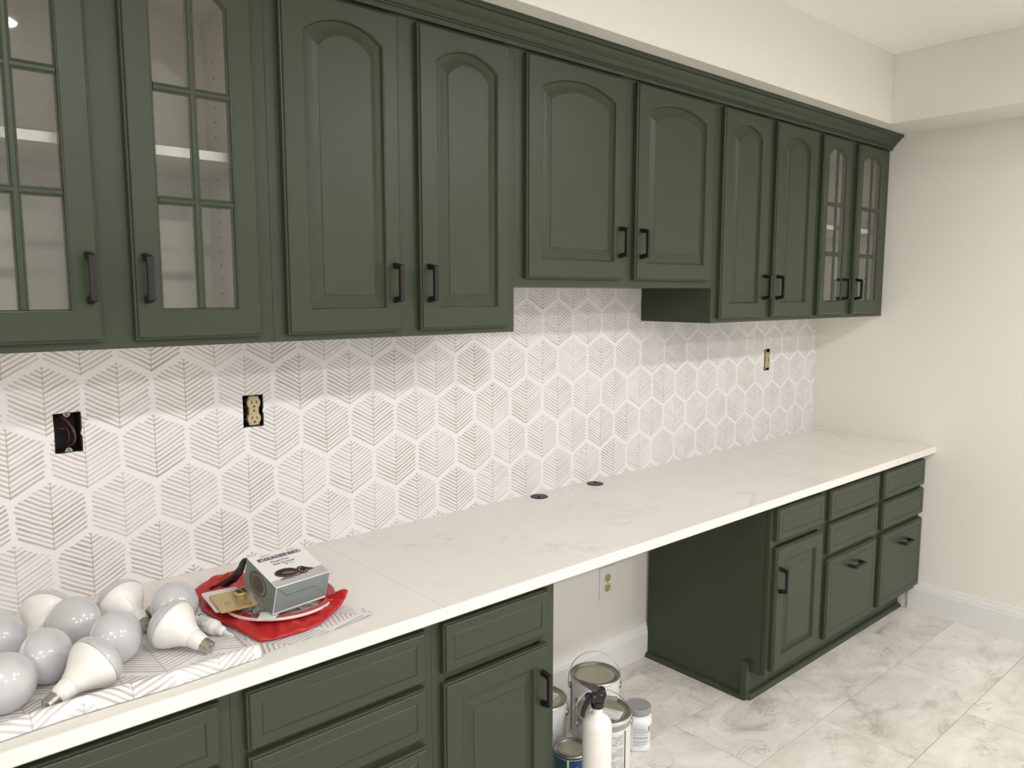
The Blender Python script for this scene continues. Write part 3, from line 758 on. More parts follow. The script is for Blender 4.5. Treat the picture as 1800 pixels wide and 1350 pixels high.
# ---------------------------------------------------------------- grommets
for x, y, a0, lab in ((2.097, -0.043, 3.9, 'black round cable grommet in the worktop, left one nearer the camera'), (2.366, -0.0455, 0.75, 'black round cable grommet in the worktop, right one farther away')):
    t = thing('cable_grommet', lab, 'grommet', (x, y, CT), group='black cable grommets')
    obj('ring', lathe(bmesh.new(), [(0.0255, 0.0022), (0.0270, 0.0026), (0.0292, 0.0016), (0.0296, 0.0003), (0.0255, 0.0003), (0.0255, 0.0022)], 40), BLACK, t, local=True, smooth=True)
    # cap disc with a cable slot from the rim to the middle
    pf = []
    for k in range(37):
        a = a0 + 0.22 + (2*PI-0.44)*k/36; pf.append((0.0252*math.cos(a), 0.0252*math.sin(a)))
    pf += [(0.006*math.cos(a0-2.2), 0.006*math.sin(a0-2.2)), (0.007*math.cos(a0+2.2)*.3-0.0, 0.007*math.sin(a0+2.2)*.3)]
    bm = bmesh.new(); a_ = [bm.verts.new((p[0], p[1], 0.0018)) for p in pf]; b_ = [bm.verts.new((p[0], p[1], 0.0006)) for p in pf]
    n = len(pf); bm.faces.new(a_); bm.faces.new(b_[::-1])
    for k in range(n): bm.faces.new((a_[k], a_[(k+1) % n], b_[(k+1) % n], b_[k]))
    obj('cap', bm, BLACK, t, local=True)
    obj('recess', lathe(bmesh.new(), [(0, 0.0004), (0.0254, 0.0004), (0.0254, 0.0002), (0, 0.0002)], 30), HOLE, t, local=True)

# ---------------------------------------------------------------- wallpaper offcut on the worktop, front edge rolled up
def offcut():
    bm = bmesh.new(); uvl = bm.loops.layers.uv.new('UVMap')
    nx, ns = 60, 26
    R = 0.013
    grid = []; uvs = []
    XA, XB = 0.22, 0.928
    for i in range(nx+1):
        u = i/nx; x = XA + (XB-XA)*u
        # profile: starts behind (y=-0.16), flat to the front, rolls up into a hump and curls back
        row = []; ru = []
        yb = -0.155 - 0.02*math.sin(u*9); yr = -0.498 + 0.003*math.sin(u*14)
        s = 0
        r = R*(1+0.12*math.sin(u*11+1)) * (1.0 if u < 0.97 else 1-0.15*(u-0.97)/0.03)
        pts = [(yb + (yr-yb)*k/8, 0.7632 + 0.0006*math.sin(k*2.1+u*20)) for k in range(9)]
        pts[0] = (pts[0][0], 0.7640)
        # rising inner flank, crest, outer face down to the worktop (sheet doubled over)
        pts += [(yr-0.008, 0.7650), (yr-0.014, 0.7700), (yr-0.018, 0.7770)]
        for k in range(1, 9):
            a = PI - k/8*PI*0.98
            pts.append((yr-0.028 + r*math.cos(a-0.0)*-1*-1*0.9*(1 if True else 1), 0.7800 + r*math.sin(a)))
        pts = pts[:12]
        for k in range(0, 11):
            a = k/10*PI  # from inner (high y) over the top to outer (low y)
            pts.append((yr-0.022 - 0.011*(1-math.cos(a)), 0.7770 + r*math.sin(a)*0.85 - (0.0125*(k/10)**2)))
        pts.append((yr-0.0435, 0.7634))
        prev = None
        for (y, z) in pts:
            if prev: s += math.hypot(y-prev[0], z-prev[1])
            prev = (y, z); row.append(bm.verts.new((x + 0.0, y, z))); ru.append((x, -s))
        grid.append(row); uvs.append(ru)
    for i in range(nx):
        for k in range(len(grid[0])-1):
            f = bm.faces.new((grid[i][k], grid[i+1][k], grid[i+1][k+1], grid[i][k+1]))
            cs = (uvs[i][k], uvs[i+1][k], uvs[i+1][k+1], uvs[i][k+1])
            for l, c in zip(f.loops, cs): l[uvl].uv = (c[0]-0.006, c[1]+1.317)
    o = obj('wallpaper_offcut', bm, PAPER_UV, smooth=True); 
    md = o.modifiers.new('solid', 'SOLIDIFY'); md.thickness = 0.0004; md.offset = 1
    return tag(o, 'leaf-print wallpaper offcut with rolled front edge lying under the light bulbs', 'wallpaper')
offcut()
def offcut2():
    bm = bmesh.new(); uvl = bm.loops.layers.uv.new('UVMap')
    ol = [(0.934, -0.528), (0.98, -0.524), (1.05, -0.525), (1.117, -0.518), (1.186, -0.508), (1.183, -0.470), (1.150, -0.412), (1.12, -0.30), (0.99, -0.18), (0.934, -0.17)]
    vs = [bm.verts.new((x, y, 0.7629 + (0.0035 if i in (4,) else 0.0015 if i in (3, 5) else 0.0003))) for i, (x, y) in enumerate(ol)]
    f = bm.faces.new(vs); bmesh.ops.triangulate(bm, faces=[f])
    for f in bm.faces:
        for l in f.loops: l[uvl].uv = (l.vert.co.y*0.7+l.vert.co.x*0.71, l.vert.co.x*0.7-l.vert.co.y*0.71)
    o = obj('wallpaper_offcut', bm, PAPER_UV); md = o.modifiers.new('solid', 'SOLIDIFY'); md.thickness = 0.0004; md.offset = 1
    tag(o, 'flat pointed wallpaper scrap under the red pouch, tip toward the worktop seam', 'wallpaper')
offcut2()

# ---------------------------------------------------------------- light bulbs
RB = 0.0475
def make_bulb():
    t = thing('light_bulb', 'x', 'light bulb', (0, 0, 0), group='white flood light bulbs on the worktop')
    # axis z: screw tip at 0, dome top at 0.132
    neck = [(0.0125, 0.0235), (0.0145, 0.0255), (0.0160, 0.030), (0.0172, 0.040), (0.0180, 0.0465), (0.0176, 0.0475), (0.0195, 0.0490), (0.0225, 0.0565), (0.0290, 0.0665), (0.0365, 0.0760), (0.0425, 0.0845), (0.0458, 0.0915), (0.0470, 0.0965), (0.0466, 0.0990), (0.0448, 0.1000), (0, 0.1000)]
    obj('housing', lathe(bmesh.new(), [(0, 0.0235)]+neck, 48), BULBW, t, local=True, smooth=True)
    dm = [(0.0455, 0.0975)]
    for k in range(1, 14):
        a = k/13*PI/2; dm.append((0.0460*math.cos(a)**0.9 if k < 13 else 0, 0.0985+0.0335*math.sin(a)))
    dm = [(0.0462, 0.0935), (0.0475, 0.0975)] + [(0.0475*math.cos(a), 0.0985+0.0340*math.sin(a)) for a in [k/14*PI/2 for k in range(14)]] + [(0, 0.1325)]
    dm[0] = (0.0455, 0.0992)
    dm = [(0.0452, 0.0995), (0.0476, 0.0996)] + [(0.0478*math.cos(a), 0.1000+0.0330*math.sin(a)) for a in [k/14*PI/2 for k in range(1, 14)]] + [(0, 0.1330)]
    obj('frosted_dome', lathe(bmesh.new(), dm, 48), FROST, t, local=True, smooth=True, label='grey-white frosted dome')
    sc = [(0, 0.0), (0.0045, 0.0), (0.0060, 0.0020), (0.0095, 0.0035)]
    for k in range(5):
        z = 0.005+k*0.0036; sc += [(0.0120, z), (0.0131, z+0.0009), (0.0131, z+0.0018), (0.0120, z+0.0027)]
    sc += [(0.0122, 0.0234), (0, 0.0234)]
    obj('screw_base', lathe(bmesh.new(), sc, 32), CHROME, t, local=True, smooth=True)
    return t
proto = make_bulb()
def copy_tree(o, parent=None):
    c = o.copy(); link(c); c.parent = parent
    for ch in [x for x in bpy.data.objects if x.parent == o]: copy_tree(ch, c)
    return c
def bulb_at(first, rim, azim, elev, label, roll=0.0):
    """rim: world position of the widest ring's centre; azim/elev: direction base->dome"""
    o = proto if first else copy_tree(proto)
    d = Vector((math.cos(azim)*math.cos(elev), math.sin(azim)*math.cos(elev), math.sin(elev)))
    q = d.to_track_quat('Z', 'Y'); o.rotation_mode = 'XYZ'; o.rotation_euler = q.to_euler()
    o.location = Vector(rim) - d*0.100
    o['label'] = label
R_ = math.radians
ZB = 0.7655+0.0455
EL = math.asin(0.0345/0.090)  # lying on rim and screw base
bul = [
    ((0.6702, -0.4643, ZB), 22, EL, 'bulb with white back nearest the rolled paper edge, screw base to the front left'),
    ((0.8152, -0.3905, ZB), 122, EL, 'rightmost white-backed bulb, screw base pointing right toward the rolled edge'),
    ((0.6516, -0.1664, ZB), 57, EL, 'white-backed bulb at the back left against the wall, screw base down left'),
    ((0.7740, -0.2081, ZB), 108, EL, 'white-backed bulb at the back middle, screw base pointing right'),
    ((0.5581, -0.2517, ZB), -70, EL, 'bulb at the left picture edge, back one, frosted dome to the camera'),
    ((0.5408, -0.4470, ZB), -75, EL, 'bulb at the left picture edge, front one, frosted dome to the camera'),
    ((0.6125, -0.3835, ZB), -50, EL, 'frosted-dome bulb just behind the left screw base, with white rim showing'),
    ((0.6791, -0.2602, ZB), -125, EL, 'bulb with shaded grey dome in the middle of the pile'),
    ((0.7223, -0.3847, ZB), -66, EL, 'bulb with reflective frosted dome between the two white-backed front bulbs'),
    ((0.8512, -0.3026, ZB), -75, EL, 'frosted-dome bulb behind the rightmost white-backed bulb, next to the red pouch'),
]
for i, (p, a, e, lab) in enumerate(bul): bulb_at(i == 0, p, R_(a), e, lab)

# ---------------------------------------------------------------- red pouch, plate, clutter, boxed strainer
def pouch():
    t = thing('pouch', 'red fabric pouch spread under the round white-rimmed tray', 'pouch', (1.05, -0.33, 0.7645))
    ol = [(0.936, -0.147, .768), (0.934, -0.205, .772), (0.918, -0.260, .768), (0.922, -0.33, .768), (0.934, -0.40, .770), (0.947, -0.482, .768), (0.975, -0.494, .768), (1.00, -0.495, .768), (1.035, -0.496, .768), (1.07, -0.492, .770), (1.105, -0.472, .773), (1.135, -0.458, .780), (1.152, -0.450, .7905), (1.162, -0.443, .8010),
          (1.166, -0.430, .7940), (1.160, -0.400, .775), (1.168, -0.33, .770), (1.170, -0.26, .768), (1.14, -0.19, .768), (1.09, -0.14, .769), (1.04, -0.130, .785), (0.995, -0.128, .784), (0.965, -0.134, .778)]
    bm = bmesh.new(); c = Vector((1.055, -0.325, 0.770)); n = len(ol); rings = []
    prof = [(1.0, 0.0), (0.985, 0.004), (0.95, 0.0060), (0.88, 0.0065), (0.8, 0.005), (0.6, 0.003), (0.3, 0.001)]
    for f, dz in prof:
        rr = []
        for i in range(n):
            for s in range(3):
                p = Vector(ol[i]).lerp(Vector(ol[(i+1) % n]), s/3)
                q = c + (p-c)*f; k = i*3+s
                z = c.z + (p.z-c.z)*f**3 + dz*(0.8+0.5*math.sin(k*1.7)+0.3*math.sin(k*0.63))
                rr.append(bm.verts.new((q.x, q.y, max(z, 0.7655))))
        rings.append(rr)
    m = len(rings[0])
    for a, b in zip(rings, rings[1:]):
        for k in range(m): bm.faces.new((a[k], a[(k+1) % m], b[(k+1) % m], b[k]))
    bm.faces.new(rings[-1])
    o = obj('fabric', bm, REDC, t, smooth=True)
    md = o.modifiers.new('solid', 'SOLIDIFY'); md.thickness = 0.0012; md.offset = 1
    # back flap standing up on the left, black lining
    bm = bmesh.new()
    top = [(0.930, -0.172, .779), (0.955, -0.170, .786), (0.985, -0.178, .795), (1.003, -0.190, .812)]
    botm = [(0.925, -0.215, .7700), (0.945, -0.235, .7705), (0.972, -0.225, .777), (1.000, -0.205, .783)]
    a = [bm.verts.new(p) for p in top]; b = [bm.verts.new(p) for p in botm]
    for k in range(3): bm.faces.new((a[k], a[k+1], b[k+1], b[k]))
    o = obj('flap', bm, REDC, t); md = o.modifiers.new('solid', 'SOLIDIFY'); md.thickness = 0.0012; md.offset = 0
    pts = [(0.960, -0.192, .784), (0.985, -0.200, .790), (0.999, -0.222, .806), (0.997, -0.262, .832), (0.990, -0.300, .856), (0.984, -0.322, .872), (0.984, -0.335, .883), (0.992, -0.340, .886)]
    wd = [0.004, 0.010, 0.011, 0.010, 0.008, 0.007, 0.006, 0.004]
    bm = bmesh.new(); rows = []
    for p, w_ in zip(pts, wd): rows.append([bm.verts.new((p[0]-w_*.6, p[1]+w_*.5, p[2]+w_*.3)), bm.verts.new((p[0]+w_*.6, p[1]-w_*.5, p[2]-w_*.6))])
    for a, b in zip(rows, rows[1:]): bm.faces.new((a[0], a[1], b[1], b[0]))
    o = obj('strap', bm, BLACK, t, smooth=True, label='black strap'); md = o.modifiers.new('solid', 'SOLIDIFY'); md.thickness = 0.0022; md.offset = 0
pouch()
t = thing('round_tray', 'round shallow tray with red band and white rim on the red pouch', 'tray', (1.058, -0.338, 0.7760))
obj('dish', lathe(bmesh.new(), [(0, 0.0), (0.098, 0.0), (0.113, 0.0015), (0.1165, 0.004), (0.1165, 0.0075), (0.1145, 0.0090), (0.1125, 0.0075), (0.1, 0.0022), (0, 0.0018)], 64), PINKW, t, local=True, smooth=True, label='white rim and base')
obj('red_band', lathe(bmesh.new(), [(0.0990, 0.0060), (0.0990, 0.0082), (0.1120, 0.0096), (0.1132, 0.0086), (0.1110, 0.0070), (0.0990, 0.0060)], 64), REDP, t, local=True, smooth=True, label='red inner band')
# crumpled grey packaging in the tray
bm = bmesh.new(); rnd = random.Random(4)
g = [[bm.verts.new((0.955+0.15*i/12 + rnd.uniform(-.003, .003), -0.435+0.17*k/12 + rnd.uniform(-.003, .003), 0.7800+0.006*abs(math.sin(i*1.3+k*.9))+rnd.uniform(0, .004))) for k in range(13)] for i in range(13)]
for i in range(12):
    for k in range(12):
        cx, cy = 0.955+0.15*(i+.5)/12-1.058, -0.435+0.17*(k+.5)/12+0.338
        if cx*cx+cy*cy < 0.0080: bm.faces.new((g[i][k], g[i+1][k], g[i+1][k+1], g[i][k+1]))
bmesh.ops.delete(bm, geom=[v for v in bm.verts if not v.link_faces], context='VERTS')
o = obj('plastic_packaging', bm, GREYPL); md = o.modifiers.new('solid', 'SOLIDIFY'); md.thickness = 0.0006
tag(o, 'crumpled grey plastic packaging in the tray under the boxed strainer', 'packaging')
def slab(name, pts, z0, z1, m, tilt=0.0, bev=0.001):
    bm = bmesh.new(); a = [bm.verts.new((x, y, z1+tilt*(y+0.3))) for x, y in pts]; b = [bm.verts.new((x, y, z0+tilt*(y+0.3))) for x, y in pts]
    n = len(pts); bm.faces.new(a); bm.faces.new(b[::-1])
    for k in range(n): bm.faces.new((a[k], a[(k+1) % n], b[(k+1) % n], b[k]))
    bmesh.ops.recalc_face_normals(bm, faces=bm.faces)
    if bev: bmesh.ops.bevel(bm, geom=bm.edges[:], offset=bev, segments=2, affect='EDGES')
    return bm
def rrect(x0, x1, y0, y1, r, n=5, ang=0.0, c=None):
    p = []
    for cx, cy, a0 in ((x1-r, y1-r, 0), (x0+r, y1-r, 90), (x0+r, y0+r, 180), (x1-r, y0+r, 270)):
        for k in range(n+1):
            a = R_(a0+90*k/n); p.append((cx+r*math.cos(a), cy+r*math.sin(a)))
    if ang:
        c = c or ((x0+x1)/2, (y0+y1)/2)
        p = [(c[0]+(x-c[0])*math.cos(ang)-(y-c[1])*math.sin(ang), c[1]+(x-c[0])*math.sin(ang)+(y-c[1])*math.cos(ang)) for x, y in p]
    return p
tag(obj('cover_plate', slab('c', rrect(0.921, 0.995, -0.350, -0.232, 0.006, ang=-0.10), 0.7895, 0.7930, PLATE), PLATE), 'white wall plate sticking out under the beige metal plate', 'wall plate')
t = thing('latch_plate', 'beige metal plate with round four-hole knob beside the boxed strainer', 'hardware', (0.96, -0.32, 0.7940))
obj('plate', slab('p', rrect(0.924, 1.000, -0.372, -0.272, 0.003, ang=-0.12), 0.7942, 0.7990, BRASS), BRASS, t)
m4 = T(0.9790, -0.322, 0.799)
obj('stem', lathe(bmesh.new(), [(0, 0), (0.010, 0), (0.010, 0.008), (0, 0.008)], 20, mat4=m4), BRASS, t)
m4 = T(0.9790, -0.322, 0.8068)
k_ = obj('knob', lathe(bmesh.new(), [(0, 0), (0.0145, 0), (0.0155, 0.0015), (0.0155, 0.0045), (0.0145, 0.006), (0, 0.006)], 32, mat4=m4), BRASS, t, smooth=True)
for a in (45, 135, 225, 315):
    m4 = T(0.9790+0.0082*math.cos(R_(a)), -0.322+0.0082*math.sin(R_(a)), 0.8128)
    obj('knob_hole', lathe(bmesh.new(), [(0, 0.0002), (0.0032, 0.0002), (0.0044, 0.0012), (0.0050, 0.0002), (0.0044, 0)], 16, mat4=m4), PRINTBL, k_)
obj('pin', tube(bmesh.new(), [(0.9700, -0.355, .8015), (0.9800, -0.369, .8015)], 0.0022), CHROME, t, smooth=True)
bm = bmesh.new()
for dx, dy, a in ((0, 0, .2), (.004, .003, -.2), (-.004, .003, .5), (.005, -.003, .9), (-.005, -.004, -.9), (0, .006, 1.2)):
    c, s = math.cos(a)*.0016, math.sin(a)*.0016
    tube(bm, [(0.944+dx-c, -0.335+dy-s, .7991), (0.944+dx+c, -0.335+dy+s, .7991)], 0.0005, 5)
obj('punched_marks', bm, PRINTD, t)
# loose thin metal bars under the box
for i, (a, b, lab) in enumerate((((0.945, -0.396, .7935), (1.01, -0.350, .7935), 'thin steel rod poking out under the boxed strainer, back one'), ((0.962, -0.418, .7930), (1.02, -0.372, .7930), 'thin steel rod poking out under the boxed strainer, front one'))):
    tag(obj('metal_rod', tube(bmesh.new(), [a, b], 0.0018), CHROME, smooth=True), lab, 'rod', 'thin steel rods in the tray')
o = obj('paper_tag', slab('t', [(0.962, -0.437), (0.990, -0.455), (1.02, -0.425), (0.985, -0.405)], 0.7905, 0.7909, PAPERW, bev=0), PAPERW)
tag(o, 'small white paper tag lying over the front of the red tray rim', 'paper')

# boxed sink strainer
Bx = thing('strainer_box', 'printed carton of a sink strainer resting tilted on the red-rimmed tray', 'box', (0, 0, 0))
a_, b_, c_ = 0.300, -0.003, 0.1079
Rb = (Matrix.Rotation(c_, 3, 'Z') @ Matrix.Rotation(b_, 3, 'Y') @ Matrix.Rotation(a_, 3, 'X')).to_4x4()
BM = T(0.9945, -0.4395, 0.7935) @ Rb
bw_, bd_, bh_ = 0.1240, 0.1190, 0.0640
Bx.matrix_world = BM; W0[Bx.name] = Vector((0, 0, 0))
bm = box(bmesh.new(), 0, bw_, 0, bd_, 0, bh_)
bm.normal_update()
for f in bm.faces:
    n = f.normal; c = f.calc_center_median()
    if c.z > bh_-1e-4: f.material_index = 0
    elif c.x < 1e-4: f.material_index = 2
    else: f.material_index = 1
bmesh.ops.bevel(bm, geom=bm.edges[:], offset=0.0008, segments=1, affect='EDGES')
obj('carton', bm, [CARDW, CARDT, CARDD], Bx, local=True)
def flat(name, pts, m, z, parent=Bx, th=0.00015):
    bm = bmesh.new(); a = [bm.verts.new((x, y, z+th)) for x, y in pts]; b = [bm.verts.new((x, y, z)) for x, y in pts]
    n = len(pts); bm.faces.new(a); bm.faces.new(b[::-1])
    for k in range(n): bm.faces.new((a[k], a[(k+1) % n], b[(k+1) % n], b[k]))
    return obj(name, bm, m, parent, local=True)
def ell(cx, cy, rx, ry, rot=0.0, n=28, a0=0, a1=360):
    p = []
    for k in range(n):
        a = R_(a0+(a1-a0)*k/(n if a1-a0 == 360 else n-1)); x, y = rx*math.cos(a), ry*math.sin(a)
        p.append((cx+x*math.cos(rot)-y*math.sin(rot), cy+x*math.sin(rot)+y*math.cos(rot)))
    return p
zt = bh_
flat('printed_floor_area', [(0.001, 0.0012), (bw_-0.001, 0.0012), (bw_-0.001, 0.030), (0.001, 0.022)], CARDG, zt)
flat('brand_bar', [(0.012, 0.0905), (0.112, 0.0905), (0.112, 0.1025), (0.012, 0.1025)], simple('print_bar_grey', srgb(176, 174, 178), .45), zt)
lg = flat('logo', [(0.0135, 0.0920), (0.0245, 0.0920), (0.0245, 0.1012), (0.0135, 0.1012)], PRINTD, zt+.0002)
flat('logo_mark', [(0.0145, 0.0935), (0.0235, 0.0965), (0.0238, 0.0990), (0.0165, 0.0960)], PRINTL, zt+.0004)
flat('logo_mark', [(0.0165, 0.0928), (0.0238, 0.0928), (0.0238, 0.0945), (0.0205, 0.0945)], PRINTL, zt+.0004)
def bl(s, size, m, x, y, z=zt+.0003, kern=1.0, off=0.0): 
    return lettering(s, size, m, T(x, y, z), Bx, kern=kern, off=off)
W0[Bx.name] = Vector((0, 0, 0))
bl('GLACIER BAY', 0.0132, PRINTD, 0.0262, 0.0918, off=0.00015)
bl('Fixed Post', 0.0098, PRINTD, 0.034, 0.0790)
bl('Sink Strainer', 0.0098, PRINTD, 0.034, 0.0695)
bl('FORTIS BLACK', 0.0034, PRINTD, 0.024, 0.1075)
bl('1002 525 250', 0.0034, PRINTD, 0.085, 0.1075)
flat('badge', [(0.058, 0.0635), (0.063, 0.0630), (0.063, 0.0660), (0.058, 0.0660)], PRINTD, zt)
for k in range(3): flat('small_print', [(0.066, 0.0632+k*0.0013), (0.080-k*.002, 0.0632+k*0.0013), (0.080-k*.002, 0.0636+k*0.0013), (0.066, 0.0636+k*0.0013)], PRINTG, zt)
# printed picture of strainer and basket
flat('picture_shadow', ell(0.050, 0.0215, 0.030, 0.005, 0.05), simple('print_shadow', srgb(120, 112, 112), .5), zt+.0002)
flat('picture_flange', ell(0.044, 0.037, 0.0255, 0.0150, -0.12), PRINTB, zt+.0004)
flat('picture_bowl', ell(0.044, 0.0385, 0.0205, 0.0105, -0.12), PRINTBL, zt+.0006)
flat('picture_bowl_light', ell(0.047, 0.0350, 0.0140, 0.0045, -0.2), simple('print_brown', srgb(112, 94, 82), .5), zt+.0008)
flat('picture_basket', ell(0.077, 0.031, 0.0115, 0.0130, 0.0), PRINTBL, zt+.0010)
flat('picture_basket_post', [(0.084, 0.024), (0.098, 0.024), (0.101, 0.027), (0.098, 0.030), (0.088, 0.037)], PRINTB, zt+.0006)
for k in range(8):
    a = R_(100+k*32); flat('picture_hole', ell(0.078+0.0075*math.cos(a), 0.031+0.0088*math.sin(a), 0.0011, 0.0013, n=8), PRINTL, zt+.0013)
flat('symbol', [(0.112, 0.013), (0.118, 0.013), (0.118, 0.018), (0.112, 0.018)], PRINTG, zt+.0002)
flat('symbol_centre', [(0.1128, 0.0138), (0.1172, 0.0138), (0.1172, 0.0172), (0.1128, 0.0172)], CARDG, zt+.0004)
# front flap seam
def vflat(name, pts, m, y=-0.0003):   # on the front face, pts (x,z)
    bm = extrude_y(bmesh.new(), pts, y, y+0.0004); return obj(name, bm, m, Bx, local=True)
vflat('white_strip', [(0.001, 0.0006), (0.123, 0.0006), (0.123, 0.0050), (0.001, 0.0028)], CARDW)
vflat('flap_seam', [(0.002, 0.062), (0.0026, 0.0626), (0.026, 0.0386), (0.0254, 0.0378)], PRINTD)
vflat('flap_seam', [(0.0254, 0.0378), (0.0260, 0.0386), (0.094, 0.0396), (0.094, 0.0390)], PRINTD)
vflat('flap_seam', [(0.094, 0.0390), (0.094, 0.0396), (0.1225, 0.0078), (0.1222, 0.0070)], PRINTD)
# picture on the left side
def sflat(name, pts, m, x=-0.0003):
    bm = bmesh.new(); a = [bm.verts.new((x, y, z)) for y, z in pts]; b = [bm.verts.new((x+.0004, y, z)) for y, z in pts]; n = len(pts)
    bm.faces.new(a); bm.faces.new(b[::-1])
    for k in range(n): bm.faces.new((a[k], a[(k+1) % n], b[(k+1) % n], b[k]))
    return obj(name, bm, m, Bx, local=True)
sflat('picture_ring', ell(0.066, 0.033, 0.034, 0.025), PRINTB)
sflat('picture_ring_inner', ell(0.063, 0.033, 0.027, 0.0205), simple('print_sage', srgb(118, 122, 112), .5), -0.0005)
sflat('picture_ring_core', ell(0.065, 0.033, 0.0225, 0.0175), PRINTB, -0.0007)

# glue bottle
t = thing('glue_bottle', 'small white squeeze bottle with pointed nozzle lying beside the red pouch', 'bottle', (0, 0, 0))
bb = Vector((0.8830, -0.338, 0.7805)); nn = Vector((0.9150, -0.4440, 0.7755)); d = (nn-bb)
t.matrix_world = T(*bb) @ d.to_track_quat('Z', 'Y').to_matrix().to_4x4(); W0[t.name] = Vector((0, 0, 0))
SC = Matrix.Diagonal((1.0, 1.0, 1.0, 1))
obj('body', lathe(bmesh.new(), [(0, 0), (0.013, 0), (0.0150, 0.002), (0.0150, 0.050), (0.0140, 0.056), (0.0085, 0.062), (0.0080, 0.064), (0, 0.064)], 32), PLATE, t, local=True, smooth=True)
obj('cap', lathe(bmesh.new(), [(0, 0.064), (0.0095, 0.064), (0.0095, 0.074), (0.0080, 0.077), (0.0042, 0.079), (0.0036, 0.088), (0.0024, 0.104), (0.0012, 0.109), (0, 0.109)], 28), PLATE, t, local=True, smooth=True)
def wrapped(parent, strips, r, m, name='print_line', az0=0.0):
    """thin printed strips wrapped round a vertical (local z) cylinder: (a0,a1,z0,z1)"""
    bm = bmesh.new()
    for a0, a1, z0, z1 in strips:
        n = max(2, int(abs(a1-a0)/0.12)+1); A = []
        for k in range(n+1):
            a = a0+(a1-a0)*k/n+az0; A.append((bm.verts.new((r*math.cos(a), r*math.sin(a), z0)), bm.verts.new((r*math.cos(a), r*math.sin(a), z1))))
        for p, q in zip(A, A[1:]): bm.faces.new((p[0], q[0], q[1], p[1]))
    return obj(name, bm, m, parent, local=True)
rnd = random.Random(3)
st = []
for k in range(9):
    a = -0.9+k*0.22; st.append((a, a+0.07, 0.012, 0.030+rnd.uniform(0, .014)))
for az in (0.6, 2.2, 3.8): wrapped(t, st, 0.01515, PRINTG, 'label_print', az)
wrapped(t, [(1.0, 1.35, 0.036, 0.041)], 0.0153, BLUEI, 'label_print'); wrapped(t, [(1.1, 1.9, 0.004, 0.009)], 0.0153, PRINTD, 'label_print')

# ---------------------------------------------------------------- paint cans, extinguisher, jar (desk gap floor)
CAMXY = Vector((0.3793, -1.8702))
def face_cam(x, y): return math.atan2(CAMXY.y-y, CAMXY.x-x)
def can(label, x, y, R, H, body, lab=True, bail=None, bail_out=None, lidm=TINLID, sticker=None, group='paint cans in the desk gap'):
    t = thing('paint_can', label, 'paint can', (x, y, 0.0003), group=group)
    obj('can_body', lathe(bmesh.new(), [(0, 0.001), (R-.004, 0.001), (R-.002, 0), (R, 0.002), (R, 0.006), (R-.0015, 0.008), (R-.0015, H-.010), (R, H-.008), (R+.0008, H-.004), (R, H-.001)], 56), body, t, local=True, smooth=True)
    obj('rim', lathe(bmesh.new(), [(R, H-.004), (R+.0006, H-.001), (R-.001, H+.0008), (R-.004, H-.001), (R-.0050, H-.004), (R-.0095, H-.004), (R-.0100, H-.0008), (R-.0125, H), (R-.015, H-.002), (R-.0155, H-.006), (R, H-.006), (R, H-.004)], 56), STEEL, t, local=True, smooth=True)
    obj('lid', lathe(bmesh.new(), [(R-.0158, H-.0075), (R-.0158, H-.0030), (R-.0185, H-.0022), (R-.021, H-.0042), (R-.030, H-.0048), (0, H-.0042), (0, H-.0075), (R-.0158, H-.0075)], 56), lidm, t, local=True, smooth=True)
    if bail is not None:   # bail = azimuth of the axis; bail_out = lean angle
        ax = Vector((math.cos(bail), math.sin(bail), 0)); zc = H-0.040
        up = Vector((-math.sin(bail)*math.sin(bail_out), math.cos(bail)*math.sin(bail_out), math.cos(bail_out)))
        pts = []; RR = R+0.006; top = 0.105 if bail_out < 1.2 else RR*1.0
        for k in range(25):
            a = PI*k/24; pts.append(ax*(RR*math.cos(a)*(1-0.0*math.sin(a))) + up*(top*math.sin(a)**0.8) + Vector((0, 0, zc)))
        obj('bail_handle', tube(bmesh.new(), pts, 0.0014, 8), STEEL, t, local=True, smooth=True)
        for s in (1, -1):
            m4 = T(*(ax*s*(R-.001) + Vector((0, 0, zc)))) @ (ax*s).to_track_quat('Z', 'Y').to_matrix().to_4x4()
            obj('ear', lathe(bmesh.new(), [(0, 0), (0.0115, 0), (0.011, 0.003), (0.006, 0.0065), (0, 0.0075)], 20, mat4=m4), STEEL, t, local=True, smooth=True)
    return t
az = face_cam(2.174, -0.232)
c1 = can('white paint can at the back with handle raised', 2.174, -0.232, 0.0815, 0.192, PAPERW, bail=-0.72, bail_out=0.30)
az1 = face_cam(2.174, -0.232)
wrapped(c1, [(az1-0.40, az1-0.08, 0.136, 0.166)], 0.0806, BLUE, 'badge')
wrapped(c1, [(az1-0.34, az1-0.20, 0.144, 0.158)], 0.0808, REDB, 'badge_centre')
wrapped(c1, [(az1-1.5, az1-1.15, 0.0, 0.17)], 0.0806, simple('label_grey', srgb(150, 150, 158), .5), 'label_band')
def curved_text(parent, s, size, R, az0, z, m, kern=1.0):
    cu = bpy.data.curves.new('t', 'FONT'); cu.body = s; cu.size = size; cu.align_x = 'CENTER'; cu.resolution_u = 2
    o = bpy.data.objects.new('t', cu); link(o); dg = bpy.context.evaluated_depsgraph_get()
    me = bpy.data.meshes.new_from_object(o.evaluated_get(dg)); bpy.data.objects.remove(o)
    bm = bmesh.new(); bm.from_mesh(me); bpy.data.meshes.remove(me)
    for v in bm.verts:
        a = az0 + v.co.x/R; zz = v.co.y
        v.co = Vector((R*math.cos(a), R*math.sin(a), z+zz))
    return obj('lettering', bm, m, parent, local=True)
curved_text(c1, 'Em', 0.030, 0.0809, az1-0.66, 0.112, PRINTD)
c2 = can('white paint can with a printed label and paper sticker on its lid, behind the extinguisher', 2.030, -0.402, 0.0815, 0.192, PAPERW, bail=-0.66, bail_out=0.98)
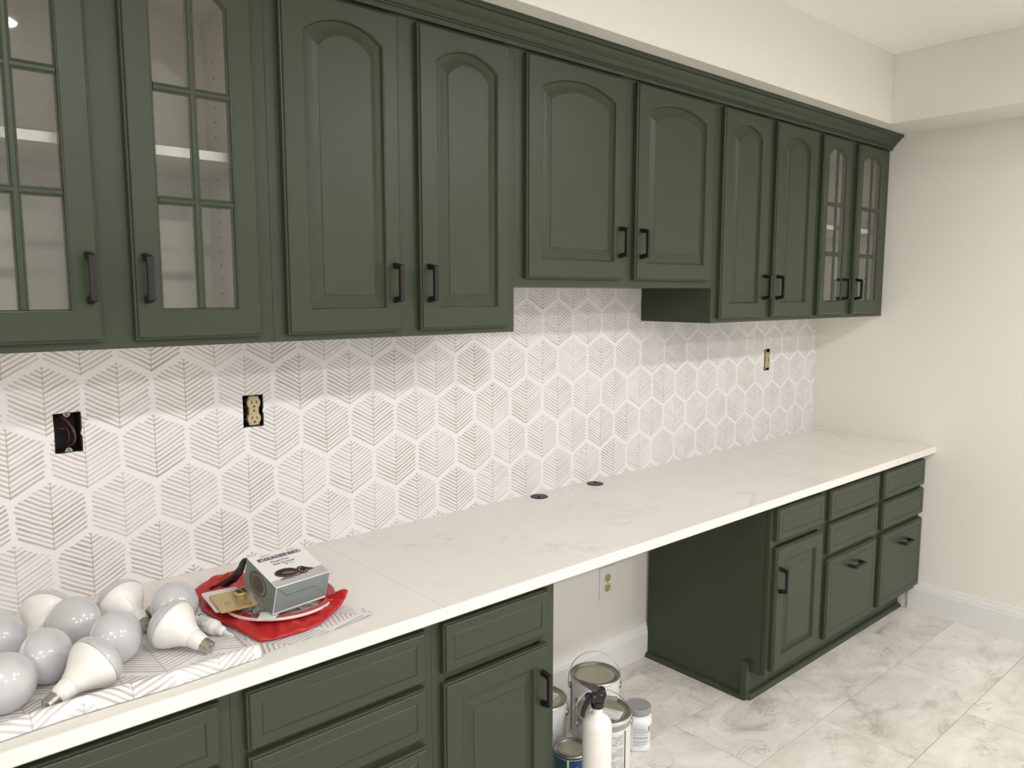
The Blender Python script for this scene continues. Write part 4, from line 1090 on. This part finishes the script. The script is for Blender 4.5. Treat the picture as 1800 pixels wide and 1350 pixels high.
az2 = face_cam(2.03, -0.41); rnd = random.Random(11)
def textlines(parent, R, a0, a1, z0, z1, dz, m, h=0.0011, name='small_print'):
    st = []; z = z1
    while z > z0:
        a = a0
        while a < a1-0.02:
            w_ = rnd.uniform(0.03, 0.11); 
            if rnd.random() < 0.9: st.append((a, min(a+w_, a1), z, z+h))
            a += w_+0.018
        z -= dz
    return wrapped(parent, st, R, m, name)
textlines(c2, 0.0806, az2-0.25, az2+0.80, 0.118, 0.150, 0.0032, PRINTM)
textlines(c2, 0.0806, az2-0.25, az2+0.80, 0.080, 0.108, 0.0032, PRINTM)
textlines(c2, 0.0806, az2-0.25, az2+0.80, 0.030, 0.070, 0.0032, PRINTM)
wrapped(c2, [(az2-0.3, az2+0.8, 0.1745, 0.1755), (az2-0.3, az2+0.8, 0.113, 0.1136), (az2-0.3, az2+0.8, 0.0745, 0.0751)], 0.0807, PRINTD, 'label_rule')
wrapped(c2, [(az2-PI, az2+PI, 0.165, 0.1815)], 0.0807, simple('grey_band', srgb(158, 157, 154), .4), 'label_band')
wrapped(c2, [(az2+0.86, az2+0.92, 0.0, 0.16)], 0.0808, PRINTD, 'label_seam')
def sticker(parent, x, y, ang, w_, h_, z):
    cs, sn = math.cos(ang), math.sin(ang)
    P = lambda u, v: (x+u*cs-v*sn, y+u*sn+v*cs)
    bm = bmesh.new(); q = [P(-w_/2, -h_/2), P(w_/2, -h_/2), P(w_/2, h_/2), P(-w_/2, h_/2)]
    a = [bm.verts.new((p[0], p[1], z+.0003)) for p in q]; b = [bm.verts.new((p[0], p[1], z)) for p in q]
    bm.faces.new(a); bm.faces.new(b[::-1])
    for k in range(4): bm.faces.new((a[k], a[(k+1) % 4], b[(k+1) % 4], b[k]))
    s = obj('paper_sticker', bm, PAPERW, parent, local=True)
    bm = bmesh.new(); r = random.Random(2)
    for k in range(7):
        v = h_/2-0.006-k*(h_-0.012)/7; u0 = -w_/2+0.004; L_ = r.uniform(0.3, 0.85)*w_
        q = [P(u0, v), P(u0+L_, v), P(u0+L_, v+.0012), P(u0, v+.0012)]; bm.faces.new([bm.verts.new((p[0], p[1], z+.0005)) for p in q])
    for k in range(12):
        u = w_/2-0.028+k*0.0022; q = [P(u, -h_/2+.003), P(u+.0012, -h_/2+.003), P(u+.0012, -h_/2+.009), P(u, -h_/2+.009)]
        bm.faces.new([bm.verts.new((p[0], p[1], z+.0005)) for p in q])
    obj('sticker_print', bm, PRINTG, s, local=True)
sticker(c2, -0.006, -0.012, -1.15, 0.095, 0.052, 0.1885)
c3 = can('white paint can half hidden behind the base cabinet door pull', 1.935, -0.225, 0.0815, 0.192, PAPERW, bail=-0.9, bail_out=1.5)
sticker(c3, 0.030, -0.012, 0.3, 0.050, 0.032, 0.1885)
c4 = can('small teal-labelled paint can at the front left of the group', 1.898, -0.395, 0.0530, 0.122, TEAL)
az4 = face_cam(1.897, -0.400)
wrapped(c4, [(az4-PI, az4+PI, 0.112, 0.1195)], 0.0525, PLATE, 'white_band')
wrapped(c4, [(az4+0.10, az4+0.55, 0.075, 0.100)], 0.0523, BLUE, 'badge')
wrapped(c4, [(az4+0.24, az4+0.41, 0.083, 0.094)], 0.0525, REDB, 'badge_centre')
wrapped(c4, [(az4-0.22, az4-0.12, 0.02, 0.113)], 0.0524, PLATE, 'paint_drip')
curved_text(c4, 'ALK', 0.017, 0.0524, az4-0.40, 0.062, PLATE)
for k, zz in enumerate((0.045, 0.038)): wrapped(c4, [(az4-0.7, az4+0.1, zz, zz+0.002)], 0.0523, PLATE, 'label_rule')

# jar
t = thing('plastic_jar', 'white plastic tub with grey screw lid beside the paint cans', 'jar', (2.208, -0.386, 0.0003))
def sq(r, z, n=48, p=3.2):
    out = []
    for k in range(n):
        a = 2*PI*k/n; c, s = math.cos(a), math.sin(a); f = (abs(c)**p+abs(s)**p)**(-1/p); out.append((r*f*c, r*f*s, z))
    return out
def superlathe(prof, rot, p=3.2):
    bm = bmesh.new(); rs = [[bm.verts.new(v) for v in sq(r, z, p=pp)] for r, z, pp in prof]
    for a, b in zip(rs, rs[1:]):
        for k in range(48): bm.faces.new((a[k], a[(k+1) % 48], b[(k+1) % 48], b[k]))
    bm.faces.new(rs[0][::-1]); bm.faces.new(rs[-1])
    bmesh.ops.rotate(bm, verts=bm.verts, cent=(0, 0, 0), matrix=Matrix.Rotation(rot, 3, 'Z'))
    return bm
ja = face_cam(2.208, -0.386)
obj('jar_body', superlathe([(0.038, 0.0, 3), (0.041, 0.003, 3), (0.042, 0.010, 3), (0.0405, 0.016, 3), (0.0405, 0.082, 3), (0.044, 0.088, 3), (0.0445, 0.096, 2.8), (0.042, 0.106, 2.3), (0.038, 0.112, 2), (0.037, 0.116, 2)], ja+0.1), JARW, t, local=True, smooth=True)
obj('jar_lid', lathe(bmesh.new(), [(0, 0.116), (0.0405, 0.116), (0.0415, 0.118), (0.0415, 0.134), (0.0400, 0.1365), (0.036, 0.1365), (0.035, 0.1355), (0, 0.1355)], 48), JARL, t, local=True, smooth=True)
def jarprint(rows, m, name):
    """printed rectangles on the flat face turned toward the camera: (u0,u1,z0,z1)"""
    bm = bmesh.new(); ra = ja+0.1; r = 0.0409
    for u0, u1, z0, z1 in rows:
        n = 6; A = []
        for k in range(n+1):
            u = u0+(u1-u0)*k/n; a = u/0.0405; c, s = math.cos(a), math.sin(a); f = (abs(c)**3+abs(s)**3)**(-1/3)
            x, y = r*f*c, r*f*s
            A.append([bm.verts.new((x*math.cos(ra)-y*math.sin(ra), x*math.sin(ra)+y*math.cos(ra), z)) for z in (z0, z1)])
        for p, q in zip(A, A[1:]): bm.faces.new((p[0], q[0], q[1], p[1]))
    return obj(name, bm, m, t, local=True)
rows = [(-0.016, 0.030, 0.060, 0.071), (-0.016, 0.030, 0.0285, 0.0385)]
jarprint(rows, simple('jar_label_grey', srgb(186, 187, 190), .5), 'label_panel')
rows = []
r2 = random.Random(5)
for z in (0.0765, 0.0735, 0.056, 0.053, 0.0255, 0.0230, 0.0205, 0.018):
    rows.append((-0.016, r2.uniform(0.0, 0.03), z, z+0.0009))
jarprint(rows, PRINTG, 'small_print')
jarprint([(-0.016+k*0.0050, -0.0125+k*0.0050, 0.0430, 0.0490) for k in range(9)], simple('jar_brand_grey', srgb(140, 141, 146), .5), 'brand_print')
jarprint([(0.031, 0.0345, 0.066, 0.082)], PRINTD, 'label_corner')

# fire extinguisher
t = thing('fire_extinguisher', 'white fire extinguisher with black squeeze valve in front of the paint cans', 'fire extinguisher', (1.795, -0.588, 0.0003))
er = 0.0385
prof = [(0, 0.004), (0.030, 0.003), (0.036, 0.0), (er, 0.006), (er, 0.3130)]
for k in range(1, 9):
    a = k/8*R_(68); prof.append((er*math.cos(a)**0.85, 0.3130+er*math.sin(a)*0.98))
prof += [(0.0150, 0.3500), (0.0140, 0.3540), (0.0138, 0.3660), (0, 0.3660)]
obj('cylinder', lathe(bmesh.new(), prof, 56), EXTW, t, local=True, smooth=True)
obj('collar', lathe(bmesh.new(), [(0, 0.3665), (0.0160, 0.3665), (0.0172, 0.3690), (0.0172, 0.3790), (0.0160, 0.3820), (0, 0.3820)], 28), BLACK, t, local=True, smooth=True)
cr = Vector((0.7526, -0.6584, 0))   # roughly "to the right" as seen from the camera side
def along(p): return (cr*p[0]).xyz + Vector((0, 0, p[1])) + Vector((-0.6584, -0.7526, 0))*(p[2] if len(p) > 2 else 0)
def bar(pts, w_, name, m, bev=0.0012, y=0.0):
    """flat polygon in the (right, up) plane extruded by w_ in depth"""
    bm = bmesh.new(); a = [bm.verts.new(along((p[0], p[1], y-w_/2))) for p in pts]; b = [bm.verts.new(along((p[0], p[1], y+w_/2))) for p in pts]; n = len(pts)
    bm.faces.new(a); bm.faces.new(b[::-1])
    for k in range(n): bm.faces.new((a[k], a[(k+1) % n], b[(k+1) % n], b[k]))
    bmesh.ops.recalc_face_normals(bm, faces=bm.faces)
    if bev: bmesh.ops.bevel(bm, geom=bm.edges[:], offset=bev, segments=2, affect='EDGES')
    return obj(name, bm, m, t, local=True, smooth=True)
bar([(-0.0155, 0.3810), (0.0155, 0.3810), (0.018, 0.3950), (0.0165, 0.4070), (0.006, 0.4140), (-0.012, 0.4080), (-0.0165, 0.3950)], 0.024, 'valve', BLACK)
DGREY = simple('dark_grey_plastic', srgb(70, 64, 60), 0.5)
bar([(0.010, 0.4000), (0.013, 0.4110), (0.005, 0.4185), (-0.014, 0.4250), (-0.036, 0.4335), (-0.045, 0.4360), (-0.044, 0.4320), (-0.030, 0.4235), (-0.014, 0.4115), (-0.004, 0.4030)], 0.018, 'top_lever', DGREY)
m4 = T(*along((0.009, 0.4050, -0.0125))) @ Vector((-0.6584, -0.7526, 0)).to_track_quat('Z', 'Y').to_matrix().to_4x4()
obj('knuckle', lathe(bmesh.new(), [(0, 0), (0.0115, 0), (0.0128, 0.0015), (0.0128, 0.0235), (0.0115, 0.025), (0.0085, 0.0252), (0.0078, 0.0240), (0, 0.0240)], 28, mat4=m4), BLACK, t, local=True, smooth=True)
bar([(-0.008, 0.3930), (-0.011, 0.4010), (-0.020, 0.3970), (-0.032, 0.3810), (-0.040, 0.3610), (-0.044, 0.3450), (-0.041, 0.3410), (-0.035, 0.3430), (-0.031, 0.3570), (-0.024, 0.3730), (-0.015, 0.3830)], 0.016, 'carry_handle', BLACK)
obj('nozzle', tube(bmesh.new(), [along((0.010, 0.3950, 0.004)), along((0.028, 0.3925, 0.004)), along((0.0285, 0.3924, 0.004)), along((0.049, 0.3885, 0.004))], [0.0052, 0.0056, 0.0064, 0.0068], 20), simple('nozzle_grey', srgb(122, 115, 106), .5), t, local=True, smooth=True)
for p in ((-0.009, 0.4000), (0.009, 0.4050)):
    m4 = T(*along((p[0], p[1], 0.0127))) @ Vector((-0.6584, -0.7526, 0)).to_track_quat('Z', 'Y').to_matrix().to_4x4()
    obj('rivet', lathe(bmesh.new(), [(0, 0.0012), (0.0016, 0.001), (0.0022, 0)], 12, mat4=m4), STEEL, t, local=True)
